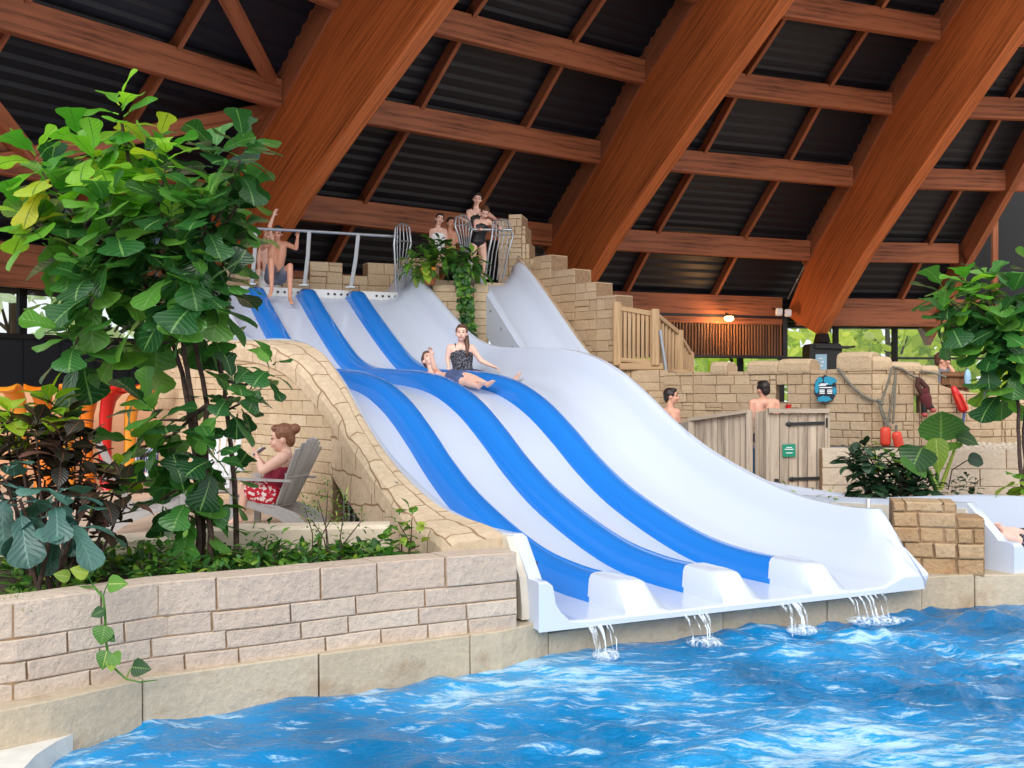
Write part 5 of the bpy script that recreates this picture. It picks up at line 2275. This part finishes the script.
# slider at the right lip
person('person shooting feet first out of the right slide in dark patterned shorts', jd(11.25, {
    'head': (1058, 522, 1.1), 'neck': (1051, 530, .95), 'shL': (1048, 537, .85), 'shR': (1056, 533, 1.0), 'elL': (1042, 548, .6), 'haL': (1036, 556, .4), 'elR': (1062, 546, .9),
    'pel': (1030, 545, .55), 'hpL': (1028, 549, .45), 'hpR': (1032, 543, .6), 'knL': (1014, 539, .22), 'knR': (1018, 533, .4), 'anL': (1001, 536, -.06), 'anR': (1004, 530, .12), 'toL': (994, 529, -.15), 'toR': (997, 524, .02)}),
    (-.5, -.7, .3), 1.0, 'skin_pale', 'hair_brown', 'short', [('shorts', 'dark_dots', 'shorts')], up=(.4, .5, .8))
# reading woman in the chair
person('woman with auburn bun in a wine top and red floral shorts reading in the chair', jd(11.3, {
    'head': (281.5, 438.5), 'neck': (286.5, 451), 'shL': (282, 458, -.19), 'shR': (287, 457, .19), 'elL': (262.5, 471, -.24), 'haL': (257.5, 458, -.12), 'elR': (264, 468, .22), 'haR': (256, 456, .1),
    'pel': (270.5, 494), 'hpL': (269.5, 495, -.12), 'hpR': (269.5, 495, .12), 'knL': (246, 487, -.15), 'knR': (244, 485, .15), 'anL': (240, 516, -.14), 'anR': (238, 516, .14), 'toL': (231, 520, -.16), 'toR': (229, 520, .16)}),
    (-1, -.12, -.12), .9, 'skin_pale', 'hair_auburn', 'bun', [('tanktop', 'top_wine', 'top'), ('shorts', 'red_floral', 'shorts')], 1.38,
    {'L': ((-.3, .2, 1), (-1, .2, .2), .6), 'R': ((-.3, -.2, 1), (-1, -.2, .2), .6)}, up=(.3, 0, 1), hd=1.32)
bk = thing('book', at(256, 456, 11.28), 'small grey book held up by the woman in the chair', 'book')
mb = MB()
Rb = Matrix.Rotation(math.radians(-35), 3, 'Y')
mb.rbox(at(259.5, 451.5, 11.28), (.12, .18, .012), .004, Rb)
mb.build('cover', M['shorts_grey'], bk)
mb = MB()
mb.box(at(259, 451.2, 11.28) + Rb @ V((0, 0, .01)), (.12, .19, .008), Rb)
mb.build('pages', M['towel_white'], bk)


# ================================================================== PLANTS
FIDDLE = [(0, .03), (.08, .20), (.2, .36), (.34, .40), (.46, .36), (.58, .47), (.72, .66), (.84, .68), (.93, .50), (1.0, .06)]
OVAL = [(0, .03), (.12, .30), (.3, .58), (.5, .66), (.7, .52), (.88, .24), (1.0, .02)]
LANCE = [(0, .02), (.15, .16), (.4, .24), (.7, .18), (1, .01)]
HEART = [(0, .30), (.08, .62), (.25, .82), (.5, .72), (.75, .42), (.92, .16), (1, .02)]
ROUND = [(0, .25), (.06, .6), (.2, .86), (.45, .95), (.7, .8), (.88, .45), (1, .05)]


def leaf(mb, base, d, nrm, L, W, shape, droop=.3, fold=.25, mi=0, wav=0.0, rr=random):
    d = d.normalized()
    x = d.cross(nrm)
    if x.length < 1e-3:
        x = d.cross(V((1, .2, 0)))
    x.normalize()
    n0 = x.cross(d).normalized()
    rows, us = [], []
    p = base.copy()
    ang = 0
    pt = 0
    ph = rr.uniform(0, 6.28)
    for (t_, w) in shape:
        step = (t_ - pt) * L
        ang = droop * t_
        dd = d * math.cos(ang) - n0 * math.sin(ang)
        nn = n0 * math.cos(ang) + d * math.sin(ang)
        p = p + dd * step
        pt = t_
        row = []
        for k in (-1, -.5, 0, .5, 1):
            wv = wav * L * math.sin(ph + t_ * 9 + k * 2) * abs(k)
            row.append(p + x * (k * w * W * .5 / .68) + nn * (abs(k) * w * W * .5 * fold + wv))
        rows.append(row)
        us.append(t_)
    vs = [q for r in rows for q in r]
    fs, uvs = [], []
    for i in range(len(rows) - 1):
        for k in range(4):
            fs.append((i * 5 + k, i * 5 + k + 1, (i + 1) * 5 + k + 1, (i + 1) * 5 + k))
            uvs.append(((k / 4.0, us[i]), ((k + 1) / 4.0, us[i]), ((k + 1) / 4.0, us[i + 1]), (k / 4.0, us[i + 1])))
    mb.add(vs, fs, mi, uvs, True)


def rdir(rr, zlo=-1, zhi=1):
    z = rr.uniform(zlo, zhi)
    a = rr.uniform(0, 2 * PI)
    r = math.sqrt(max(0, 1 - z * z))
    return V((r * math.cos(a), r * math.sin(a), z))


def rosette(mb, c, rr, n, L, W, shape, axis=Z, spread=.06, zlo=-.35, zhi=.8, droop=(.2, .9), mi=0, fold=.22, wav=.02):
    axis = axis.normalized()
    for k in range(n):
        f_ = k / max(1, n - 1.0)
        a = k * 2.4 + rr.uniform(-.5, .5)
        el = zlo + (zhi - zlo) * f_ + rr.uniform(-.2, .2)
        _, x, y = axes(axis)
        h = math.sqrt(max(.05, 1 - min(.95, abs(el)) ** 2))
        d = (x * math.cos(a) + y * math.sin(a)) * h + axis * el
        base = c + axis * (f_ - .5) * spread * 2 + d * .02
        l = L * rr.uniform(.7, 1.15) * (1 - .25 * f_)
        nrm = (axis * .8 + rdir(rr) * .35 - d * .1 + Z * .4)
        b2 = base + d.normalized() * l * .18
        mb.tube([base, b2], .006, 4, mi)
        leaf(mb, b2, d + Z * rr.uniform(-.15, .15), nrm, l, W * l / L, shape, rr.uniform(*droop), fold, mi, wav, rr)


def fig_tree(label, stems, clusters, Y, L, seed, joins, dens=1.0):
    rr = random.Random(seed)
    base = at(stems[0][0][0], stems[0][0][1], Y)
    t = thing('fiddle_leaf_fig', base, label, 'tree')
    mb = MB()
    for st in stems:
        pts = [at(p[0], p[1], Y + p[2]) for p in st]
        # smooth wobble
        fine = []
        for i in range(len(pts) - 1):
            for k in range(4):
                q = pts[i].lerp(pts[i + 1], k / 4.0)
                fine.append(q + V((rr.uniform(-.008, .008), rr.uniform(-.008, .008), 0)))
        fine.append(pts[-1])
        n = len(fine)
        mb.tube(fine, [.024 - .012 * i / n for i in range(n)], 8)
        for i in range(2, n, 1):
            if rr.random() < .6:
                mb.ell(fine[i], (.027 - .013 * i / n,) * 2 + (.01,), nu=8, nv=4)
    ends = [(at(c[0], c[1], Y + c[2])) for c in clusters]
    for c, e in zip(clusters, ends):
        j = at(*joins[c[6] if len(c) > 6 else 0][:2], Y + joins[c[6] if len(c) > 6 else 0][2])
        mid = j.lerp(e, .5) + V((0, 0, -.06))
        mb.tube([j, mid, e], [.016, .012, .008], 6)
    mb.build('trunk', M['bark'], t)
    mb = MB()
    for c, e in zip(clusters, ends):
        n, size, mi = c[3], c[4], c[5]
        j = at(*joins[c[6] if len(c) > 6 else 0][:2], Y + joins[c[6] if len(c) > 6 else 0][2])
        ax = ((e - j).normalized() * .5 + Z * .75)
        m = MB()
        rosette(mb, e, rr, int(n * dens), L * size, L * size * .92, FIDDLE, ax, .12 * n / 8.0, -.6, .9, (.2, .9), mi, .16, .022)
    mb.build('foliage', [M['fig'], M['fig_young']], t)
    return t


stems = [[(203, 578, .05), (203, 520, .05), (200, 450, .03), (192, 395, .02), (182, 340, 0), (170, 290, 0), (150, 230, 0), (128, 160, -.05), (122, 124, -.05)],
         [(212, 576, -.05), (209, 520, -.05), (206, 450, 0), (207, 405, .05), (196, 350, .05), (190, 310, .1), (200, 250, .1), (215, 200, .1)],
         [(196, 577, -.1), (199, 540, -.05), (197, 480, 0), (186, 390, .05), (168, 325, .1), (150, 290, .1), (110, 250, .1)],
         [(236, 560, .2), (235, 500, .2), (231, 450, .2), (224, 385, .2), (214, 340, .2), (200, 318, .2)]]
joins = [(150, 235, 0), (125, 140, -.03), (205, 240, .1), (182, 340, 0), (207, 405, .05), (200, 460, .02), (110, 250, .1), (222, 380, .2)]
# px, py, depth, leaves, size, slot, join
cl = [(122, 124, -.05, 10, .8, 1, 1), (92, 158, -.2, 10, .85, 1, 1), (150, 150, .1, 9, .85, 1, 1), (42, 172, -.15, 10, .9, 1, 6), (60, 205, .2, 11, 1, 0, 6), (100, 178, -.3, 10, .9, 1, 0),
      (142, 190, .25, 12, 1, 0, 0), (165, 170, -.2, 9, .85, 1, 0), (240, 160, -.1, 10, .95, 0, 2), (215, 172, .25, 11, 1, 0, 2), (238, 205, .1, 8, .9, 0, 2), (32, 225, -.1, 9, 1, 1, 6), (72, 250, .1, 12, 1.05, 0, 6),
      (115, 230, -.35, 12, 1.05, 0, 0), (168, 222, -.3, 12, 1.05, 0, 0), (205, 225, -.25, 12, 1.1, 0, 2), (225, 245, .2, 10, 1.05, 0, 2), (140, 262, .2, 12, 1.1, 0, 0), (95, 285, -.2, 11, 1.05, 0, 6),
      (180, 268, -.3, 12, 1.1, 0, 3), (215, 285, .1, 11, 1.05, 0, 2), (150, 300, -.1, 10, 1.05, 0, 3), (60, 312, .0, 5, .9, 0, 6), (222, 292, -.1, 7, .9, 0, 2), (75, 345, -.25, 10, 1.05, 0, 6), (118, 338, .1, 9, 1.0, 0, 3),
      (190, 318, .2, 8, .95, 0, 3), (215, 335, .2, 5, .8, 0, 7), (268, 374, -.15, 6, .72, 0, 7), (228, 398, -.1, 8, .85, 0, 4), (243, 402, .25, 6, .75, 0, 4), (160, 420, -.15, 9, 1.0, 0, 4), (140, 448, .1, 6, .9, 0, 4), (170, 465, .1, 8, .95, 0, 5),
      (214, 462, -.2, 6, .85, 0, 5), (226, 482, .15, 6, .85, 0, 5), (190, 505, -.1, 8, .95, 0, 5), (160, 500, .1, 6, .9, 0, 5), (210, 520, .1, 5, .75, 0, 5), (200, 300, -.35, 8, 1.05, 0, 3)]
fig_tree('tall fiddle leaf fig with big glossy leaves in the flower bed', stems, cl, 8.2, .335, 77, joins, 1.5)

stems = [[(1022, 492, 0), (1019, 440, 0), (1018, 400, 0), (1010, 360, 0), (1000, 320, 0), (985, 300, 0)], [(1026, 492, .2), (1024, 430, .2), (1030, 380, .1), (1040, 320, .1), (1040, 280, .1)]]
joins = [(1005, 335, 0), (1035, 330, .1), (1018, 400, 0)]
cl = [(948, 300, .1, 9, .95, 0, 0), (968, 292, -.2, 9, .9, 1, 0), (990, 290, .1, 9, .95, 0, 0), (1012, 300, -.2, 10, 1, 0, 0), (1040, 282, 0, 8, .95, 0, 1), (950, 325, -.1, 9, .95, 0, 0), (978, 320, .2, 10, 1, 0, 0),
      (1000, 335, -.25, 10, 1.05, 0, 0), (1030, 330, .1, 9, 1.05, 0, 1), (985, 352, -.1, 9, 1.05, 0, 0), (1015, 362, -.2, 10, 1.05, 0, 1), (1000, 388, .0, 7, 1, 0, 2), (1035, 380, .2, 8, 1, 0, 1), (1045, 350, -.1, 8, 1, 0, 1), (996, 384, .2, 5, .8, 1, 2)]
fig_tree('smaller fiddle leaf fig at the right edge beside the castle wall', stems, cl, 12.6, .40, 78, joins, 1.5)


def shrub(name, label, cat, c, Y, spots, shape, L, W, mats, seed, stem=True, zlo=-.3, zhi=.8, droop=(.2, .9), group=None, n=9):
    rr = random.Random(seed)
    base = at(c[0], c[1], Y)
    t = thing(name, base, label, cat, group)
    if stem:
        mb = MB()
        for s_ in spots:
            e = at(s_[0], s_[1], Y + s_[2])
            b = base + V((rr.uniform(-.1, .1) + (e.x - base.x) * .25, rr.uniform(-.1, .1), -.05))
            mb.tube([b, b.lerp(e, .5) + V((rr.uniform(-.04, .04), 0, .03)), e], [min(.016, L * q_) for q_ in (.06, .045, .03)], 6)
        mb.build('stems', M['bark'], t)
    mb = MB()
    for s_ in spots:
        e = at(s_[0], s_[1], Y + s_[2])
        rosette(mb, e, rr, s_[4] if len(s_) > 4 else n, L * rr.uniform(.85, 1.1), W, shape, Z + V((rr.uniform(-.2, .2), rr.uniform(-.2, .2), 0)), .07, zlo, zhi, droop, s_[3] if len(s_) > 3 else 0, .25, .02)
    mb.build('foliage', mats, t)
    return t


shrub('croton_shrub', 'dark purple and bronze croton shrub with lime young leaves at the left edge', 'shrub', (55, 590), 7.6,
      [(10, 425, .1, 1), (50, 412, .15, 1), (36, 430, -.1, 0, 11), (68, 425, .2, 0, 11), (20, 455, -.1, 0, 12), (62, 452, -.15, 0, 13), (-10, 470, .1, 0, 11), (85, 470, .1, 0, 12), (45, 480, .2, 0, 12), (100, 490, -.05, 0, 13), (118, 478, .1, 1, 6),
       (28, 440, .3, 0, 16), (62, 438, .3, 0, 16), (82, 452, .25, 0, 15), (40, 465, .3, 0, 16), (8, 440, .3, 0, 14), (75, 482, .35, 0, 15), (92, 515, .1, 0, 12), (15, 505, .3, 0, 11), (60, 520, .3, 0, 11), (105, 530, .2, 0, 9), (75, 545, .3, 0, 9), (30, 545, .3, 0, 10), (125, 497, .1, 0, 10)],
      OVAL, .25, .16, [M['croton'], M['croton_top']], 5, n=18)
shrub('philodendron', 'blue-green philodendron with big drooping lobed leaves in front of the croton', 'plant', (45, 592), 7.0,
      [(20, 500, -.1, 0, 8), (55, 505, -.15, 0, 8), (75, 525, -.1, 0, 6), (5, 480, 0, 0, 6)], FIDDLE, .34, .22, [M['blue_leaf']], 6, zlo=-.5, zhi=.4, droop=(.6, 1.5))
# ground cover in the bed
rr = random.Random(9)
mb = MB()
for k in range(330):
    f_ = rr.random()
    px = 4 + 400 * f_
    y = rr.uniform(interp(px, [0, 250, 400], [6.7, 7.6, 8.1]), interp(px, [0, 400], [8.7, 8.9]))
    p = V(((px - 512) / FPX * y, y, .66 + rr.uniform(0, .10)))
    for q in range(5):
        leaf(mb, p + rdir(rr) * .05, V((rr.uniform(-1, 1), rr.uniform(-1, .6), rr.uniform(.1, .9))), Z + rdir(rr) * .3, rr.uniform(.07, .13), rr.uniform(.03, .07), OVAL, rr.uniform(.2, .9), .2, 0 if rr.random() < .75 else 1, .02, rr)
tag(mb.build('ground_cover', [M['green'], M['pothos']]), 'low leafy ground cover filling the flower bed behind the front wall', 'ground cover', kind='stuff')
mb = MB()
for k in range(60):
    y = rr.uniform(6.35, 6.7)
    px = rr.uniform(-5, 30)
    p = V(((px - 512) / FPX * y, y, .72))
    for q in range(4):
        leaf(mb, p, V((rr.uniform(-1, 1), rr.uniform(-1, .4), rr.uniform(.2, 1))), Z, .12, .03, LANCE, .6, .2, 0, .02, rr)
tag(mb.build('fern', [M['pothos']]), 'bright green fern fronds at the far left end of the front wall', 'fern', kind='stuff')

shrub('spindly_shrub', 'thin twiggy shrub with fine narrow leaves before the grille', 'shrub', (322, 562), 8.6,
      [(318, 500, 0), (335, 512, .05), (312, 520, .1), (345, 508, 0), (328, 490, -.05), (305, 508, 0), (340, 535, -.1), (318, 540, -.1), (362, 520, .1)], LANCE, .11, .035, [M['pothos'], M['green']], 15, n=10)
shrub('pothos_plant', 'yellow-green pothos climbing at the foot of the carved slide wall', 'plant', (408, 556), 8.45,
      [(402, 535, 0), (412, 518, 0), (388, 548, -.05), (420, 545, .0), (398, 522, .05), (408, 552, -.1)], HEART, .12, .085, [M['pothos']], 16, n=6)
shrub('seedling', 'young broad-leaved plant below the chair, right of the fig stems', 'plant', (258, 568), 8.2,
      [(252, 540, 0), (268, 535, .1), (262, 552, -.05), (280, 545, 0), (244, 560, -.1)], OVAL, .12, .07, [M['green'], M['pothos']], 17, n=6)
shrub('seedling', 'young broad-leaved plant between croton and fig stems', 'plant', (160, 575), 7.8,
      [(150, 552, 0), (170, 556, .1), (136, 560, -.05), (182, 552, 0)], OVAL, .13, .075, [M['green'], M['pothos']], 18, n=6)

# trailing pothos vine over the front wall
t = thing('trailing_vine', at(104, 592, 6.5), 'pothos vine trailing down the front wall to the curb', 'vine')
mb = MB()
vp = [at(62, 590, 6.9), at(78, 587, 6.75), at(94, 587, 6.55), at(103, 597, 6.42), at(105, 612, 6.44), at(106, 640, 6.45), at(108, 655, 6.44), at(114, 668, 6.44), at(126, 679, 6.43), at(140, 682, 6.42), at(157, 680, 6.44)]
mb.tube(vp, [.008] * 8 + [.006, .005, .003], 6)
for a, b in ((3, (108, 584, 6.5)), (2, (86, 575, 6.7)), (1, (70, 577, 6.85)), (8, (132, 668, 6.4))):
    mb.tube([vp[a], (vp[a] + at(*b)) / 2 + Z * .01, at(*b)], .004, 5)
mb.build('stem', M['pothos'], t)
mb = MB()
for (px, py, y, dx, dz, L_, w_, mi) in ((108, 584, 6.48, .8, .1, .13, .09, 0), (88, 574, 6.68, -.5, .25, .11, .08, 0), (70, 577, 6.82, -.6, .2, .10, .07, 0), (104, 610, 6.4, -.5, -.2, .08, .06, 1), (105, 626, 6.38, -.15, -.9, .11, .11, 1), (107, 634, 6.38, .7, -.5, .07, .05, 1),
                                        (107, 651, 6.38, -.2, -.9, .11, .09, 0), (112, 654, 6.37, .5, -.5, .08, .08, 1), (132, 667, 6.38, .95, .0, .12, .09, 1), (112, 658, 6.37, 0, -1, .08, .06, 0)):
    leaf(mb, at(px, py, y), V((dx, -.35, dz)), V((0, -1, .35)), L_, w_, HEART, .4, .2, mi, .02, rr)
mb.build('foliage', [M['pothos'], M['green']], t)

# planter at the top of the pier, with a long trailing vine
t = thing('planter_plant', at(445, 272, 20.9), 'leafy plant and ivy trailing down the stone pier between the slides', 'plant')
mb = MB()
rr2 = random.Random(23)
for (px, py, d) in ((412, 262, -.2), (420, 254, -.1), (428, 262, -.3), (436, 250, 0), (443, 258, -.3), (450, 250, .1), (456, 262, -.3), (462, 256, -.1), (440, 244, .2), (468, 266, -.3), (430, 244, .2), (473, 258, -.2), (410, 270, -.3), (446, 268, -.4), (476, 270, -.2), (424, 270, -.35)):
    rosette(mb, at(px, py, 20.9 + d), rr2, 14, .34, .17, LANCE if rr2.random() < .4 else OVAL, Z, .06, -.5, .8, (.4, 1.2), 0 if rr2.random() < .8 else 1, .2, .02)
for k in range(210):
    f_ = k / 209.0
    px = interp(f_, [0, .3, .6, .85, 1], [462, 465, 466, 468, 472]) + rr2.uniform(-7, 7) * (1 - .35 * f_)
    py = 268 + 72 * f_ + rr2.uniform(-4, 4)
    leaf(mb, at(px, py, 20.45 + rr2.uniform(-.1, .1)), V((rr2.uniform(-1, 1), -.6, rr2.uniform(-1, .3))), V((0, -1, .4)), .12, .09, HEART, .5, .2, 0, .02, rr2)
mb.build('foliage', [M['green'], M['pothos']], t)
mb = MB()
mb.tube([at(462, 264, 20.6), at(465, 290, 20.48), at(466, 315, 20.5), at(471, 340, 20.55)], [.02, .016, .012, .006], 6)
mb.build('stem', M['bark'], t)
pot = thing('flower_pot', at(430, 280, 20.75), 'terracotta pot with yellow flowers on the pier, under the planter leaves', 'pot')
mb = MB()
pc_ = at(430, 279.5, 20.62)
mb.tube([pc_ - Z * .10, pc_ + Z * .06, pc_ + Z * .061, pc_ + Z * .09], [.09, .115, .125, .125], 14)
mb.build('pot', M['terracotta'], pot)
mb = MB()
for k in range(16):
    mb.ell(pc_ + Z * .14 + V((rr2.uniform(-.14, .14), rr2.uniform(-.12, .05), rr2.uniform(-.02, .07))), .03, nu=7, nv=5)
mb.build('flowers', M['orange2'], pot)

# right-hand bed plants
shrub('dark_shrub', 'dense dark-leaved shrub in front of the low white wall', 'shrub', (885, 488), 14.2,
      [(852, 460, 0), (866, 452, .1), (874, 464, -.2), (884, 478, -.3), (862, 476, -.2), (898, 470, -.1), (908, 478, -.2), (900, 484, -.35), (918, 484, -.2), (880, 488, -.4), (862, 488, -.3), (858, 466, .1), (870, 484, -.35), (912, 488, -.35), (926, 487, -.3)],
      OVAL, .24, .15, [M['shrub_dark']], 51, n=18)
shrub('light_shrub', 'small yellow-green leaved plant rising from the dark shrub', 'plant', (885, 470), 14.0,
      [(884, 456, 0), (892, 460, -.1), (878, 466, -.2)], OVAL, .24, .13, [M['pothos']], 52, n=6)
# elephant ear
t = thing('elephant_ear', at(938, 490, 14.0), 'elephant ear plant with one big round upright leaf', 'plant')
mb = MB()
stk = [((937, 490), (938, 440), 14.0), ((938, 490), (930, 470), 13.9), ((940, 490), (958, 440), 14.1), ((936, 490), (920, 452), 13.9)]
for a, b, y in stk:
    mb.tube([at(*a, y), at(*b, y)], [.03, .015], 6)
mb.build('stems', M['pothos'], t)
mb = MB()
rr3 = random.Random(61)
leaf(mb, at(941, 441, 13.95), V((-.05, -.05, 1)), V((.1, -1, .25)), .38, .46, ROUND, -.15, .12, 0, .01, rr3)
leaf(mb, at(941, 443, 13.95), V((.1, -.1, -1)), V((.1, -1, .1)), .12, .40, ROUND, .1, .12, 0, .01, rr3)
leaf(mb, at(936, 438, 13.85), V((.05, -.1, -1)), V((-.2, -1, .2)), .46, .24, HEART, .2, .3, 1, .02, rr3)
leaf(mb, at(922, 448, 13.8), V((-.5, -.4, -.6)), V((-.2, -.8, .8)), .40, .40, HEART, .4, .2, 0, .02, rr3)
leaf(mb, at(905, 455, 13.8), V((.5, -.5, -.5)), V((.2, -.8, .8)), .38, .34, HEART, .4, .2, 0, .02, rr3)
leaf(mb, at(956, 437, 14.0), V((.9, -.4, -.1)), V((0, -.6, .9)), .30, .28, HEART, .5, .2, 0, .03, rr3)
leaf(mb, at(953, 432, 14.0), V((.7, -.3, .3)), V((0, -.8, .7)), .22, .2, HEART, .5, .2, 0, .03, rr3)
mb.build('foliage', [M['green'], M['pothos']], t)
t = thing('elephant_ear', at(960, 490, 14.2), 'lone round leaf on a thin leaning stalk before the low white wall', 'plant')
mb = MB()
mb.tube([at(948, 490, 14.1), at(952, 470, 14.1), at(966, 461, 14.1), at(971, 460, 14.1)], .008, 6)
mb.build('stems', M['bark'], t)
mb = MB()
leaf(mb, at(968, 458, 14.1), V((.9, -.3, -.25)), V((0, -.8, .6)), .2, .16, ROUND, .3, .2, 0, .02, rr3)
mb.build('foliage', [M['shrub_dark']], t)
shrub('dark_shrub', 'low grey-green clump at the slide rim, right of the elephant ear', 'shrub', (965, 493), 13.4,
      [(958, 486, 0), (968, 483, .1), (976, 487, -.1), (950, 489, 0)], OVAL, .12, .07, [M['shrub_dark']], 53, n=10, stem=False)
shrub('broad_leaf_plant', 'pale green broad leaf at the right edge above the slide rim', 'plant', (1022, 494), 12.2,
      [(1020, 484, 0, 0, 5), (1034, 482, 0, 0, 5)], HEART, .28, .24, [M['pothos'], M['green']], 54, stem=False, zlo=-.2, zhi=.5)
shrub('seedling', 'sprig of green leaves behind the slide rim below the plank door', 'plant', (832, 498), 12.7,
      [(786, 493, 0, 0, 4), (832, 496, -.1, 0, 5), (815, 497, 0, 0, 3)], OVAL, .11, .06, [M['pothos']], 55, stem=False)

# ================================================================== OUTSIDE
g = MB()
g.prism([(-60, 34.8), (60, 34.8), (60, 80), (-60, 80)], -.5, .4)
struct(g.build('ground_outside', flat_mat('grass', rgb(120, 140, 66), 1, var=.2, scale=1)))
g = MB()
g.prism([(-40, 20), (-14.5, 22), (-16, 36), (-40, 36)], -.5, .4)
struct(g.build('ground_outside', flat_mat('grass_pale', rgb(150, 160, 120), 1, var=.2, scale=1)))


def far_tree(x, y, h, r, mat, label, group, seed, n=620):
    rr = random.Random(seed)
    t = thing('tree', (x, y, .4), label, 'tree', group)
    mb = MB()
    mb.tube([V((x, y, .3)), V((x + .1, y, .4 + h * .5)), V((x, y, .4 + h * .9))], [.16, .12, .05], 8)
    for k in range(6):
        d = rdir(rr, .1, .8)
        mb.tube([V((x, y, .4 + h * rr.uniform(.2, .6))), V((x, y, .4 + h * .5)) + V((d.x * r * .8, d.y * r * .8, d.z * h * .4))], [.06, .02], 6)
    mb.build('trunk', M['bark'], t)
    mb = MB()
    for k in range(n):
        d = rdir(rr, -1, 1)
        q = rr.uniform(.35, 1) ** .6
        p = V((x + d.x * r * q, y + d.y * r * q, .4 + h * .55 + d.z * h * .52 * q))
        if p.z < .5:
            p.z = rr.uniform(.5, 1.5)
        leaf(mb, p, rdir(rr), rdir(rr), rr.uniform(.4, .75), rr.uniform(.3, .5), OVAL[::2], rr.uniform(.1, .8), .2, 0, .02, rr)
    mb.build('foliage', mat, t)
    return t


for k in range(8):
    far_tree(3.5 + 2.6 * k, 39.5 + (k % 3) * 1.4, 5.6 + .5 * (k % 2), 1.9, M['outside'], 'sunlit yellow-green tree outside the far windows', 'trees outside the far windows', 100 + k)
for k in range(7):
    far_tree(-16.5 + 1.7 * k, 26.5 + 1.1 * k, 5.6, 1.5, M['outside_pale'], 'pale hazy tree outside the high left windows', 'trees outside the left windows', 130 + k, 110)
